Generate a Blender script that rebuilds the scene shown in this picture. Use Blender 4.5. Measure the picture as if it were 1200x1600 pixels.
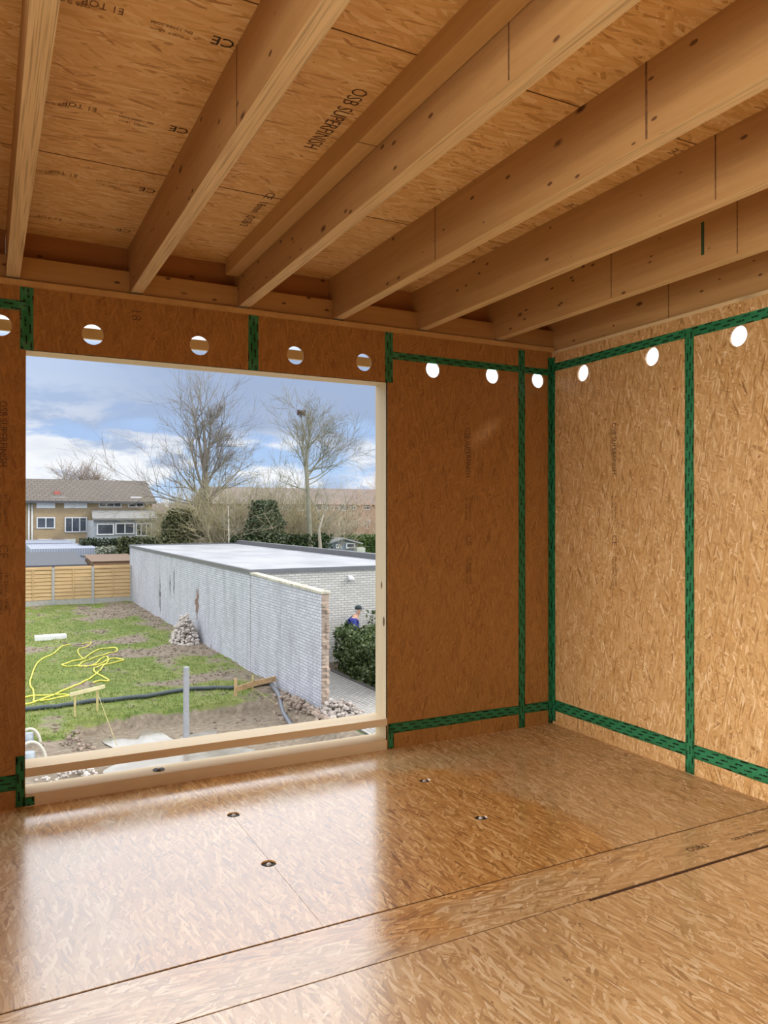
import bpy, bmesh, math, random
from mathutils import Vector, Matrix, noise
PI = math.pi
rnd = random.Random(7)
SC = bpy.context.scene
COL = SC.collection
for o in list(bpy.data.objects): bpy.data.objects.remove(o)

# ------------------------------------------------------------------ camera
EYE = 1.48; GND = -3.12; FPX = 1197.0
YAW = math.radians(27.5); PIT = math.radians(0.24)
cam = bpy.data.cameras.new('camera'); co = bpy.data.objects.new('camera', cam); COL.objects.link(co)
cam.sensor_fit = 'VERTICAL'; cam.sensor_height = 36; cam.lens = 36 * FPX / 1600
cam.clip_start = 0.05; cam.clip_end = 600
co.location = (0, 0, EYE); co.rotation_euler = (PI / 2 + PIT, 0, -YAW)
SC.camera = co
SC.view_settings.view_transform = 'Standard'; SC.view_settings.look = 'None'
SC.view_settings.gamma = 1; SC.view_settings.use_curve_mapping = False
SC.view_settings.exposure = 0.16

# ------------------------------------------------------------------ sky
W = bpy.data.worlds.new('sky'); SC.world = W; W.use_nodes = True
nt = W.node_tree; N = nt.nodes; L = nt.links; N.clear()
def wn(t, **k):
    n = N.new(t)
    for a, b in k.items():
        if a == 'op': n.operation = b
        else: n.inputs[a].default_value = b
    return n
tc = wn('ShaderNodeTexCoord'); sep = wn('ShaderNodeSeparateXYZ'); L.new(tc.outputs['Generated'], sep.inputs[0])
def wramp(src, stops, interp='EASE'):
    r = N.new('ShaderNodeValToRGB'); r.color_ramp.interpolation = interp
    e = r.color_ramp.elements
    while len(e) < len(stops): e.new(0.5)
    for i, (p, c) in enumerate(stops):
        e[i].position = p; e[i].color = (c, c, c, 1) if isinstance(c, (int, float)) else (*c, 1)
    L.new(src, r.inputs[0]); return r
def wmix(f, a, b):
    m = N.new('ShaderNodeMix'); m.data_type = 'RGBA'; m.clamp_result = False
    for s, v in ((m.inputs[0], f), (m.inputs[6], a), (m.inputs[7], b)):
        if isinstance(v, (int, float)): s.default_value = v
        elif isinstance(v, tuple): s.default_value = (*v, 1)
        else: L.new(v, s)
    return m.outputs[2]
def wmath(op, a, b=0.0):
    m = N.new('ShaderNodeMath'); m.operation = op
    for s, v in ((m.inputs[0], a), (m.inputs[1], b)):
        if isinstance(v, (int, float)): s.default_value = v
        else: L.new(v, s)
    return m.outputs[0]
base = wramp(sep.outputs[2], [(0.0, (.66, .76, .90)), (.045, (.42, .60, .86)), (.10, (.38, .53, .80)), (.19, (.42, .58, .86))])
comb = N.new('ShaderNodeCombineXYZ')
L.new(sep.outputs[0], comb.inputs[0]); L.new(sep.outputs[1], comb.inputs[1])
L.new(wmath('MULTIPLY', sep.outputs[2], 2.6), comb.inputs[2])
nz = wn('ShaderNodeTexNoise', Scale=5.0, Detail=8.0, Roughness=0.52, Distortion=0.25); L.new(comb.outputs[0], nz.inputs['Vector'])
nz2 = wn('ShaderNodeTexNoise', Scale=9.0, Detail=7.0, Roughness=0.6, Distortion=.3); L.new(comb.outputs[0], nz2.inputs['Vector'])
cl = wramp(nz.outputs['Fac'], [(.45, 0), (.52, 1)])
cl2 = wramp(nz2.outputs['Fac'], [(.40, (.42, .51, .68)), (.56, (.86, .88, .91))])
lowm = wramp(sep.outputs[2], [(.0, .9), (.10, 1), (.15, .45), (.18, .3)])
sky = wmix(wmath('MULTIPLY', cl.outputs[0], lowm.outputs[0]), base.outputs[0], cl2.outputs[0])
# flat grey-blue cloud deck high above the trees
deck = wmath('MULTIPLY', wramp(wmath('ADD', sep.outputs[2], wmath('MULTIPLY', wmath('SUBTRACT', nz.outputs['Fac'], .5), .18)), [(.085, 0), (.115, 1)]).outputs[0],
             wramp(sep.outputs[0], [(.03, .35), (.26, 1)]).outputs[0])
sky = wmix(wmath('MULTIPLY', deck, .9), sky, (.33, .41, .58))
# bright overcast overhead
up = wramp(sep.outputs[2], [(.200, 0), (.235, 1)])
upx = wmath('MAXIMUM', up.outputs[0], wmath('MULTIPLY', wramp(sep.outputs[0], [(.475, 0), (.53, 1)]).outputs[0], wramp(sep.outputs[2], [(.02, 0), (.12, 1)]).outputs[0]))
sky = wmix(upx, sky, (1.75, 1.82, 1.92))
bg = N.new('ShaderNodeBackground'); bg.inputs[1].default_value = 1.0
L.new(sky, bg.inputs[0]); out = N.new('ShaderNodeOutputWorld'); L.new(bg.outputs[0], out.inputs[0])

def lamp(name, kind, energy, loc=(0, 0, 0), d=(0, 0, -1), color=(1, 1, 1), size=None, angle=None, spread=None):
    l = bpy.data.lights.new(name, kind); l.energy = energy; l.color = color
    if size: l.shape = 'RECTANGLE'; l.size, l.size_y = size
    if angle: l.angle = angle
    if spread: l.spread = math.radians(spread)
    o = bpy.data.objects.new(name, l); COL.objects.link(o); o.location = loc
    o.rotation_euler = Vector(d).to_track_quat('-Z', 'Y').to_euler(); return o
lamp('sun', 'SUN', 1.1, (0, 0, 30), (-.80, .42, -.55), (1, .93, .80), angle=math.radians(6))
# added area light boosting the daylight at an assumed opening in the left wall
lamp('daylight_fill_left', 'AREA', 120, (-2.66, .6, 1.30), (1, -.05, -.26), (1, .97, .92), size=(2.2, 2.0), spread=85)

# ------------------------------------------------------------------ pixel of the photograph -> point on a real plane
_f = Vector((math.sin(YAW) * math.cos(PIT), math.cos(YAW) * math.cos(PIT), math.sin(PIT)))
_r = Vector((math.cos(YAW), -math.sin(YAW), 0)); _u = _r.cross(_f)
def ray(u, v): return _f + _r * ((u - 600) / FPX) - _u * ((v - 800) / FPX)
def onz(u, v, z=GND):
    d = ray(u, v); return d * ((z - EYE) / d.z) + Vector((0, 0, EYE))
def ony(u, v, y):
    d = ray(u, v); return d * (y / d.y) + Vector((0, 0, EYE))
def onx(u, v, x):
    d = ray(u, v); return d * (x / d.x) + Vector((0, 0, EYE))

# ------------------------------------------------------------------ materials
class MT:
    def __init__(s, name, rough=.6, spec=.5):
        s.m = bpy.data.materials.new(name); s.m.use_nodes = True
        s.t = s.m.node_tree; s.b = s.t.nodes['Principled BSDF']
        s.b.inputs['Roughness'].default_value = rough; s.b.inputs['Specular IOR Level'].default_value = spec
        s.tc = s.t.nodes.new('ShaderNodeTexCoord'); s.pos = s.tc.outputs['Object']
    def n(s, t, op=None, **k):
        n = s.t.nodes.new(t)
        if op: n.operation = op
        for a, b in k.items():
            a = a.replace('_', ' ')
            s.set(n.inputs[a], b)
        return n
    def set(s, sock, v):
        if isinstance(v, bpy.types.NodeSocket): s.t.links.new(v, sock)
        elif isinstance(v, tuple) and len(v) == 3 and sock.type == 'RGBA': sock.default_value = (*v, 1)
        else: sock.default_value = v
    def math(s, op, a, b=0., c=None, clamp=False):
        n = s.t.nodes.new('ShaderNodeMath'); n.operation = op; n.use_clamp = clamp
        s.set(n.inputs[0], a); s.set(n.inputs[1], b)
        if c is not None: s.set(n.inputs[2], c)
        return n.outputs[0]
    def map(s, v, rot=(0, 0, 0), scale=(1, 1, 1), loc=(0, 0, 0)):
        n = s.t.nodes.new('ShaderNodeMapping'); s.t.links.new(v, n.inputs[0])
        n.inputs['Rotation'].default_value = rot; n.inputs['Scale'].default_value = scale; n.inputs['Location'].default_value = loc
        return n.outputs[0]
    def ramp(s, f, stops, interp='LINEAR'):
        r = s.t.nodes.new('ShaderNodeValToRGB'); r.color_ramp.interpolation = interp; e = r.color_ramp.elements
        while len(e) < len(stops): e.new(.5)
        for i, (p, c) in enumerate(stops):
            e[i].position = p; e[i].color = (c, c, c, 1) if isinstance(c, (int, float)) else (*c, 1)
        s.t.links.new(f, r.inputs[0]); return r.outputs[0]
    def mix(s, f, a, b, mode='MIX'):
        m = s.t.nodes.new('ShaderNodeMix'); m.data_type = 'RGBA'; m.blend_type = mode
        s.set(m.inputs[0], f); s.set(m.inputs[6], a); s.set(m.inputs[7], b); return m.outputs[2]
    def mixf(s, f, a, b):
        m = s.t.nodes.new('ShaderNodeMix'); m.data_type = 'FLOAT'
        s.set(m.inputs[0], f); s.set(m.inputs[2], a); s.set(m.inputs[3], b); return m.outputs[0]
    def noise(s, v, scale, detail=3., rough=.5, dist=0.):
        n = s.n('ShaderNodeTexNoise', Vector=v, Scale=float(scale), Detail=float(detail), Roughness=float(rough), Distortion=float(dist)); return n.outputs['Fac']
    def sep(s, v):
        n = s.t.nodes.new('ShaderNodeSeparateXYZ'); s.t.links.new(v, n.inputs[0]); return n.outputs
    def comb(s, x=0., y=0., z=0.):
        n = s.t.nodes.new('ShaderNodeCombineXYZ'); s.set(n.inputs[0], x); s.set(n.inputs[1], y); s.set(n.inputs[2], z); return n.outputs[0]
    def color(s, c): s.set(s.b.inputs['Base Color'], c); return s
    def bump(s, h, dist=.002, strength=.5):
        n = s.n('ShaderNodeBump', Height=h, Distance=dist, Strength=strength); s.t.links.new(n.outputs[0], s.b.inputs['Normal']); return s

def plain(name, c, rough=.6, var=.12, scale=6., metal=0., spec=.5):
    m = MT(name, rough, spec); n = m.noise(m.pos, scale, 4, .6)
    lo = tuple(max(0, x * (1 - var)) for x in c); hi = tuple(min(1, x * (1 + var)) for x in c)
    m.color(m.ramp(n, [(.3, lo), (.7, hi)])); m.b.inputs['Metallic'].default_value = metal
    return m.m

def osb(name, ua, va, main=0., spread=1., rough=.55, cols=None, floor=False, size=1.):
    """strand board; ua / va: the two axes of the board, main: direction the strands mostly lie in"""
    m = MT(name, rough)
    x, y, z = m.sep(m.pos); ax = {'x': x, 'y': y, 'z': z}
    p = m.comb(ax[ua], ax[va], 0.)
    wv = m.n('ShaderNodeTexNoise', Vector=p, Scale=5., Detail=1.)
    p2 = m.n('ShaderNodeVectorMath', op='MULTIPLY_ADD'); m.set(p2.inputs[0], wv.outputs['Color']); p2.inputs[1].default_value = (.022, .022, 0); m.set(p2.inputs[2], p)
    pw = p2.outputs[0]
    shade = None
    lay = [(80, .055, .018), (-62, .06, .014), (38, .07, .016), (-24, .085, .014), (8, .10, .018), (-40, .07, .012), (55, .06, .011), (18, .10, .014), (-8, .07, .009)]
    for i, (a, ln, wd) in enumerate(lay):
        ang = math.radians(a * spread + main)
        q = m.map(pw, rot=(0, 0, -ang), loc=(3.7 * i, 1.9 * i, 0))
        q = m.map(q, scale=(1 / (ln * size), 1 / (wd * size), 1))
        vo = m.t.nodes.new('ShaderNodeTexVoronoi'); vo.voronoi_dimensions = '2D'; vo.feature = 'F1'
        m.set(vo.inputs['Vector'], q); vo.inputs['Scale'].default_value = 1.
        c = m.t.nodes.new('ShaderNodeSeparateColor'); m.set(c.inputs[0], vo.outputs['Color'])
        if shade is None: shade = c.outputs[0]; hue = c.outputs[2]
        else:
            pres = m.math('GREATER_THAN', c.outputs[1], .60)
            shade = m.mixf(pres, shade, c.outputs[0]); hue = m.mixf(pres, hue, c.outputs[2])
    fine = m.noise(m.map(pw, rot=(0, 0, -math.radians(main)), scale=(18, 190, 1)), 1., 3, .6)
    s = m.math('ADD', m.math('MULTIPLY', shade, .78), m.math('MULTIPLY', fine, .22))
    cols = cols or [(.08, (.24, .11, .035)), (.22, (.48, .27, .10)), (.50, (.59, .35, .15)), (.76, (.67, .43, .20)), (.90, (.86, .64, .38))]
    c = m.ramp(s, cols)
    c = m.mix(m.math('MULTIPLY', hue, .30), c, (.66, .34, .08))
    big = m.noise(p, 1.3, 3, .5)
    c = m.mix(m.ramp(big, [(.35, .0), (.7, .22)]), c, (.44, .23, .07))
    if floor:
        # wet patches in front of the opening: darker, redder wood under a film of water
        wn_ = m.noise(p, 2.3, 4, .6)
        def box(cx, cy, hx, hy, soft):
            dx = m.math('SUBTRACT', m.math('ABSOLUTE', m.math('SUBTRACT', ax['x'], cx)), hx)
            dy = m.math('SUBTRACT', m.math('ABSOLUTE', m.math('SUBTRACT', ax['y'], cy)), hy)
            d = m.math('ADD', m.math('MAXIMUM', dx, dy), m.math('MULTIPLY', m.math('SUBTRACT', wn_, .5), 1.1))
            return m.ramp(d, [(0.0, 1), (soft, 0)])
        wet = m.math('MAXIMUM', box(1.45, 3.15, .95, .66, .14), box(1.0, 4.05, .7, .12, .10))
        film = box(1.1, 3.05, 1.6, 1.05, .6)
        c = m.mix(m.math('MULTIPLY', wet, .75), c, m.mix(1., c, (1., .80, .46), 'MULTIPLY'))
        pale = m.math('MULTIPLY', m.math('SUBTRACT', 1., wet), .22)
        c = m.mix(pale, c, (.68, .49, .29))
        spk = m.noise(p, 130, 2, .6)
        c = m.mix(m.math('MULTIPLY', m.math('GREATER_THAN', m.noise(p, 16, 3, .6), .735), .8), c, (.09, .05, .03))
        r = m.mixf(wet, m.mixf(film, .42, .19), .12)
        r = m.math('ADD', r, m.math('MULTIPLY', m.math('SUBTRACT', spk, .5), .16), clamp=True)
        m.set(m.b.inputs['Roughness'], m.mixf(film, .55, .5))
        m.set(m.b.inputs['Coat Weight'], m.mixf(film, .12, 1.))
        m.set(m.b.inputs['Coat Roughness'], r); m.b.inputs['Coat IOR'].default_value = COAT_IOR
        cb = m.n('ShaderNodeBump', Height=m.math('ADD', m.math('MULTIPLY', shade, .5), spk), Distance=.0012, Strength=.25)
        m.t.links.new(cb.outputs[0], m.b.inputs['Coat Normal'])
    m.color(c); m.bump(s, .0018, .5)
    return m.m
COAT_IOR = 2.6
X1_SHADED = [(.06, (.15, .052, .011)), (.18, (.27, .113, .025)), (.50, (.305, .136, .032)), (.82, (.34, .158, .041)), (.97, (.44, .235, .075))]  # window wall boards: shade put into the colour, same board as the right wall
XC = [(.10, (.42, .21, .07)), (.20, (.68, .42, .16)), (.50, (.79, .52, .22)), (.78, (.85, .60, .28)), (.92, (.90, .72, .42))]
XF = [(.08, (.20, .09, .025)), (.22, (.44, .25, .09)), (.48, (.62, .40, .17)), (.70, (.74, .52, .27)), (.86, (.95, .78, .52))]
M = {}
M['osb_front_shaded'] = osb('strand_board_front_shaded', 'z', 'x', rough=.5, cols=X1_SHADED, size=.85, spread=1.15)
M['osb_right'] = osb('strand_board_right', 'z', 'y', rough=.42, size=.82, spread=1.25)
M['osb_ceiling'] = osb('strand_board_ceiling', 'x', 'y', rough=.55, spread=.75, cols=XC, size=1.15)
M['osb_floor'] = osb('strand_board_floor', 'y', 'x', floor=True, spread=.8, cols=XF, size=1.0)
M['osb_strip'] = osb('strand_board_strip', 'x', 'y', floor=True, spread=.9, cols=XF, size=1.0)

def timber(name, axis, c0, c1, knots=True, lam=None, rough=.6, kscale=3.2):
    """solid or veneer timber, grain along axis; lam = (axis across the laminations) gives glued layers"""
    m = MT(name, rough); p = m.pos
    st = {'x': (.8, 14, 14), 'y': (14, .8, 14), 'z': (14, 14, .8)}[axis]
    w = m.noise(m.map(p, scale=st), 1., 4, .6, .8)
    f = m.noise(m.map(p, scale=tuple(v * 7 for v in st)), 1., 3, .6)
    s = m.math('ADD', m.math('MULTIPLY', w, .7), m.math('MULTIPLY', f, .3))
    c = m.ramp(s, [(.30, c0), (.68, c1)])
    if lam:
        x, y, z = m.sep(p); a = {'x': x, 'y': y, 'z': z}[lam]
        l = m.n('ShaderNodeTexNoise', Vector=m.map(p, scale={'x': (2.5, 260, 1), 'y': (260 if lam == 'x' else 1, 2.5, 260 if lam == 'z' else 1), 'z': (260, 260, 2.5)}[axis]), Scale=1., Detail=2.).outputs['Fac']
        c = m.mix(m.ramp(l, [(.52, 0), (.66, .8)]), c, tuple(v * .55 for v in c0))
    if knots:
        ks = {'x': (.45, 1, 1), 'y': (1, .45, 1), 'z': (1, 1, .45)}[axis]
        vo = m.n('ShaderNodeTexVoronoi', Vector=m.map(p, scale=tuple(v * kscale * 1.6 for v in ks)), Scale=1.)
        vo2 = m.n('ShaderNodeTexVoronoi', Vector=m.map(p, scale=tuple(v * kscale * 5 for v in ks), loc=(3, 5, 1)), Scale=1.)
        k = m.ramp(m.math('ADD', vo.outputs['Distance'], m.math('MULTIPLY', f, .03)), [(.055, 1), (.10, 0)])
        k2 = m.ramp(vo2.outputs['Distance'], [(.095, .9), (.13, 0)])
        c = m.mix(m.math('MAXIMUM', k, k2), c, (.10, .035, .012))
    m.color(c); m.bump(s, .001, .4)
    return m.m
J0, J1 = (.40, .21, .068), (.52, .30, .112)
M['joist_side'] = timber('joist_veneer_face', 'y', J0, J1)
M['joist_edge'] = timber('joist_layered_edge', 'y', (.60, .42, .20), (.74, .56, .31), knots=False, lam='x')
M['timber_x'] = timber('spruce_along_wall', 'x', (.38, .20, .065), (.48, .28, .10))
M['timber_red'] = timber('rim_board_wood', 'x', (.33, .14, .04), (.42, .19, .06))
M['timber_y'] = timber('spruce_batten', 'y', (.50, .29, .10), (.60, .38, .15), knots=False)
M['pine_pale'] = timber('pale_pine', 'z', (.66, .52, .34), (.76, .64, .45), knots=True, kscale=1.6)
M['pine_pale_x'] = timber('pale_pine_sill', 'x', (.74, .58, .36), (.84, .70, .48), knots=False)
M['strap'] = timber('orange_batten', 'x', (.86, .60, .28), (.92, .68, .36), knots=False)
M['ink'] = plain('black_print', (.035, .018, .012), .8)
M['ink_soft'] = plain('faded_print', (.19, .09, .035), .8, .5, 60)
M['ink_wall'] = plain('worn_print', (.12, .055, .025), .8, .5, 60)
M['gap'] = plain('dark_gap', (.06, .026, .010), .9)
M['seam_ink'] = plain('joint_line', (.13, .06, .022), .8)
M['green_mark'] = plain('green_crayon', (.03, .06, .02), .8)

def tape_mat(name, along, across, off=0.):
    m = MT(name, .28, .6); x, y, z = m.sep(m.pos); ax = {'x': x, 'y': y, 'z': z}
    u = ax[along]; v = ax[across]
    # slanting rows of small black print
    row = m.math('ADD', m.math('MULTIPLY', v, 48.), m.math('MULTIPLY', u, 2.4))
    rf = m.math('FRACT', row); ri = m.math('FLOOR', row)
    uu = m.math('ADD', m.math('MULTIPLY', u, 11.), m.math('MULTIPLY', ri, .37)); uf = m.math('FRACT', uu)
    inrow = m.math('LESS_THAN', m.math('ABSOLUTE', m.math('SUBTRACT', rf, .5)), .20)
    word = m.math('LESS_THAN', uf, .52)
    letter = m.math('GREATER_THAN', m.noise(m.comb(m.math('MULTIPLY', u, 220.), m.math('MULTIPLY', v, 60.), 0.), 1., 1), .40)
    k = m.math('MULTIPLY', m.math('MULTIPLY', inrow, word), letter)
    g = m.noise(m.pos, 9, 3, .6)
    c = m.mix(k, m.ramp(g, [(.3, (.04, .30, .11)), (.7, (.065, .43, .19))]), (.004, .014, .008))
    m.color(c); m.bump(m.noise(m.map(m.pos, scale=(9, 9, 9)), 4., 3, .6), .006, .5)
    return m.m

# ------------------------------------------------------------------ mesh helpers
class MB:
    def __init__(s): s.bm = bmesh.new(); s.mi = 0
    def box(s, a, b, mi=None):
        x0, y0, z0 = a; x1, y1, z1 = b
        v = [s.bm.verts.new(p) for p in ((x0, y0, z0), (x1, y0, z0), (x1, y1, z0), (x0, y1, z0), (x0, y0, z1), (x1, y0, z1), (x1, y1, z1), (x0, y1, z1))]
        for q in ((0, 3, 2, 1), (4, 5, 6, 7), (0, 1, 5, 4), (1, 2, 6, 5), (2, 3, 7, 6), (3, 0, 4, 7)):
            f = s.bm.faces.new([v[i] for i in q]); f.material_index = s.mi if mi is None else mi
        return s
    def hexa(s, pts, mi=None):
        v = [s.bm.verts.new(p) for p in pts]
        for q in ((0, 3, 2, 1), (4, 5, 6, 7), (0, 1, 5, 4), (1, 2, 6, 5), (2, 3, 7, 6), (3, 0, 4, 7)):
            f = s.bm.faces.new([v[i] for i in q]); f.material_index = s.mi if mi is None else mi
        return s
    def poly(s, pts, mi=None):
        f = s.bm.faces.new([s.bm.verts.new(p) for p in pts]); f.material_index = s.mi if mi is None else mi; return s
    def prism(s, pts, d, mi=None):
        """closed outline pts pushed along vector d"""
        d = Vector(d); a = [s.bm.verts.new(p) for p in pts]; b = [s.bm.verts.new(Vector(p) + d) for p in pts]; n = len(a)
        fs = [s.bm.faces.new(a[::-1]), s.bm.faces.new(b)] + [s.bm.faces.new((a[i], a[(i + 1) % n], b[(i + 1) % n], b[i])) for i in range(n)]
        for f in fs: f.material_index = s.mi if mi is None else mi
        return s
    def tube(s, pts, rads, n=8, cap=True):
        pts = [Vector(p) for p in pts]
        if isinstance(rads, (int, float)): rads = [rads] * len(pts)
        rings = []
        t0 = (pts[1] - pts[0]).normalized(); up = Vector((0, 0, 1)) if abs(t0.z) < .9 else Vector((1, 0, 0))
        a = t0.cross(up).normalized()
        for i, p in enumerate(pts):
            t = (pts[min(i + 1, len(pts) - 1)] - pts[max(i - 1, 0)])
            t = t.normalized() if t.length > 1e-9 else t0
            a = (a - t * a.dot(t)); a = a.normalized() if a.length > 1e-6 else t.orthogonal().normalized()
            b = t.cross(a)
            rings.append([s.bm.verts.new(p + (a * math.cos(2 * PI * k / n) + b * math.sin(2 * PI * k / n)) * rads[i]) for k in range(n)])
        for i in range(len(rings) - 1):
            for k in range(n):
                f = s.bm.faces.new((rings[i][k], rings[i][(k + 1) % n], rings[i + 1][(k + 1) % n], rings[i + 1][k])); f.smooth = True; f.material_index = s.mi
        if cap and n > 2:
            s.bm.faces.new(rings[0][::-1]).material_index = s.mi; s.bm.faces.new(rings[-1]).material_index = s.mi
        return s
    def cyl(s, c, r, h, n=24, axis='z', r2=None):
        c = Vector(c); d = {'x': Vector((h, 0, 0)), 'y': Vector((0, h, 0)), 'z': Vector((0, 0, h))}[axis]
        return s.tube([c, c + d], [r, r if r2 is None else r2], n)
    def blob(s, c, r, sub=1, jit=.2, sc=(1, 1, 1), rg=rnd, smooth=False):
        ret = bmesh.ops.create_icosphere(s.bm, subdivisions=sub, radius=1)
        vs = ret['verts']; rot = Matrix.Rotation(rg.random() * 6, 3, 'Z') @ Matrix.Rotation(rg.random() * 6 if not smooth else 0, 3, 'X')
        for v in vs:
            v.co = Vector(c) + (rot @ Vector((v.co.x * sc[0], v.co.y * sc[1], v.co.z * sc[2]))) * r * (1 + rg.uniform(-jit, jit))
        for f in {f for v in vs for f in v.link_faces}: f.smooth = smooth; f.material_index = s.mi
        return s
    def build(s, name, mats, parent=None, bevel=0, loc=None):
        if isinstance(mats, bpy.types.Material): mats = [mats]
        bmesh.ops.recalc_face_normals(s.bm, faces=s.bm.faces[:])
        if bevel:
            bmesh.ops.bevel(s.bm, geom=[e for e in s.bm.edges], offset=bevel, segments=2, affect='EDGES', profile=.6)
        me = bpy.data.meshes.new(name); s.bm.to_mesh(me); s.bm.free()
        for m in mats: me.materials.append(m)
        o = bpy.data.objects.new(name, me); COL.objects.link(o)
        if parent: o.parent = parent
        return o

def tag(o, label=None, cat=None, group=None, kind=None):
    if label: o['label'] = label
    if cat: o['category'] = cat
    if group: o['group'] = group
    if kind: o['kind'] = kind
    return o
def thing(name, label, cat, group=None, loc=(0, 0, 0)):
    o = bpy.data.objects.new(name, None); COL.objects.link(o); o.location = loc; o.empty_display_size = .1
    return tag(o, label, cat, group)
def struct(o, label=None): return tag(o, label, None, None, 'structure')
def rebase(root):
    """parts are modelled in place; keep them there although the Empty stands at the thing's base"""
    for c in root.children:
        c.matrix_parent_inverse = Matrix.Translation(root.location).inverted()

def cut(o, cutters):
    for c in cutters:
        md = o.modifiers.new('cut', 'BOOLEAN'); md.operation = 'DIFFERENCE'; md.solver = 'EXACT'; md.object = c
    dg = bpy.context.evaluated_depsgraph_get(); dg.update()
    me = bpy.data.meshes.new_from_object(o.evaluated_get(dg)); o.modifiers.clear(); o.data = me
    for c in cutters: bpy.data.objects.remove(c)
    return o
def cutter(mb): return mb.build('cutter', M['gap'])

def text(body, org, xd, yd, size, mat, parent, name='print_mark', sx=1.):
    cu = bpy.data.curves.new(name, 'FONT'); cu.body = body; cu.size = size; cu.resolution_u = 2
    t = bpy.data.objects.new(name, cu); COL.objects.link(t)
    dg = bpy.context.evaluated_depsgraph_get(); dg.update()
    me = bpy.data.meshes.new_from_object(t.evaluated_get(dg)); bpy.data.objects.remove(t)
    xd, yd = Vector(xd), Vector(yd); zd = xd.cross(yd)
    R = Matrix((xd, yd, zd)).transposed().to_4x4()
    me.transform(Matrix.Translation(Vector(org)) @ R @ Matrix.Diagonal((sx, 1, 1, 1)))
    me.materials.clear(); me.materials.append(mat)
    o = bpy.data.objects.new(name, me); COL.objects.link(o); o.parent = parent
    return o

# ------------------------------------------------------------------ room shell
D = 4.29; XR = 3.585; ZC = 2.94; ZW = 2.66
WX0, WX1, WZ1 = .182, 2.257, 2.322
XL, YB = -2.6, -4.2
T = .018
mb = MB(); mb.box((XL, D, -.15), (XR + T, D + T, ZW))
wall_front = mb.build('wall_front', M['osb_front_shaded'])
cs = [cutter(MB().box((WX0, D - .2, -.3), (WX1, D + .2, WZ1)))]
HF = [.064, .502, 1.066, 1.64, 2.094, 2.596, 3.07, 3.461, -.6, -1.2]
for x in HF: cs.append(cutter(MB().cyl((x, D - .1, 2.434), .055, .2, 28, 'y')))
struct(cut(wall_front, cs), 'orange strand board wall with big window opening and row of round holes')
mb = MB(); mb.box((XR, YB, -.15), (XR + T, D, 2.645))
wall_right = mb.build('wall_right', M['osb_right']); cs = []
for y in [3.977, 3.371, 2.769, 2.15, 1.55, .95, .3, -.3, -.9]: cs.append(cutter(MB().cyl((XR - .1, y, 2.443), .056, .2, 28, 'x')))
struct(cut(wall_right, cs), 'strand board wall right of the corner, with round holes')
# left wall with an assumed opening for the added light, closed rear wall (out of view)
mb = MB(); mb.box((XL - T, YB, -.15), (XL, D, .20)); mb.box((XL - T, YB, 2.60), (XL, D, ZC)); mb.box((XL - T, YB, .20), (XL, -.6, 2.60)); mb.box((XL - T, 1.8, .20), (XL, D, 2.60))
struct(mb.build('wall_left', M['osb_right']))
struct(MB().box((XL, YB - T, -.15), (XR, YB, ZC)).build('wall_rear', M['osb_front_shaded']))

# ceiling boards
mb = MB(); mb.box((XL, YB, ZC), (XR + .1, D + .2, ZC + .02))
ceiling = struct(mb.build('ceiling', M['osb_ceiling']), 'strand board underside of the roof between the joists')
mb = MB()
for y in (3.35, 2.1, .85): mb.box((XL, y, ZC - .0015), (XR, y + .004, ZC + .001))
mb.build('board_joint', M['seam_ink'], ceiling)

# floor: boards over a dark base, with open joints
mb = MB(); mb.box((XL, YB, -.16), (XR, D + .17, -.06))
floor = struct(mb.build('floor', M['gap']), 'wet strand board floor')
anch = [(1.092, 3.707), (1.072, 3.12), (2.179, 3.697), (2.156, 3.116)]
def board(x0, y0, x1, y1, mat, tilt=0):
    o = MB().box((x0, y0, -.06), (x1, y1, 0)).build('floor_board', mat, floor)
    cs = [cutter(MB().cyl((ax, ay, -.2), .033, .3, 28)) for ax, ay in anch if x0 - .04 < ax < x1 + .04 and y0 < ay < y1]
    if cs: cut(o, cs)
    return o
board(XL, 2.552, 1.082, D, M['osb_floor']); board(1.0835, 2.552, XR, D, M['osb_floor'])
board(XL, 2.264, XR, 2.541, M['osb_strip'])
board(XL, YB, 2.06, 2.2575, M['osb_floor']); board(2.06, YB, XR, 2.244, M['osb_floor'])
mb = MB(); mb.box((XL, 2.5411, -.05), (XR, 2.5519, -.003)); mb.box((XL, 2.2576, -.05), (2.059, 2.2639, -.002)); mb.box((2.0601, 2.2441, -.05), (XR, 2.2639, -.003))
mb.build('joint_fill', plain('joint_shade', (.075, .028, .009), .9, .4, 12), floor)  # dark strips set in the joints to deepen their shade
for i, (ax, ay) in enumerate(anch):
    lab = ['recessed steel anchor in the floor, far left of the window-side four', 'recessed steel anchor in the brightest floor sheen, nearest the picture bottom',
           'recessed steel anchor in the floor, far right of the four, below the window jamb', 'recessed steel anchor in the orange wet floor, near right of the four'][i]
    t = thing('floor_anchor', lab, 'anchor bolt', 'recessed anchors in the floor', (ax, ay, -.058))
    MB().cyl((ax, ay, -.0595), .0325, .052, 24).build('cup_plate', plain('dark_steel', (.012, .011, .010), .6), t)
    MB().tube([(ax, ay, -.0075), (ax, ay, -.002)], [.011, .011], 6).build('nut', plain('bright_zinc', (.62, .62, .62), .3), t)
    MB().cyl((ax, ay, -.002), .006, .004, 12).build('bolt', bpy.data.materials['bright_zinc'], t)
    rebase(t)

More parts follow.
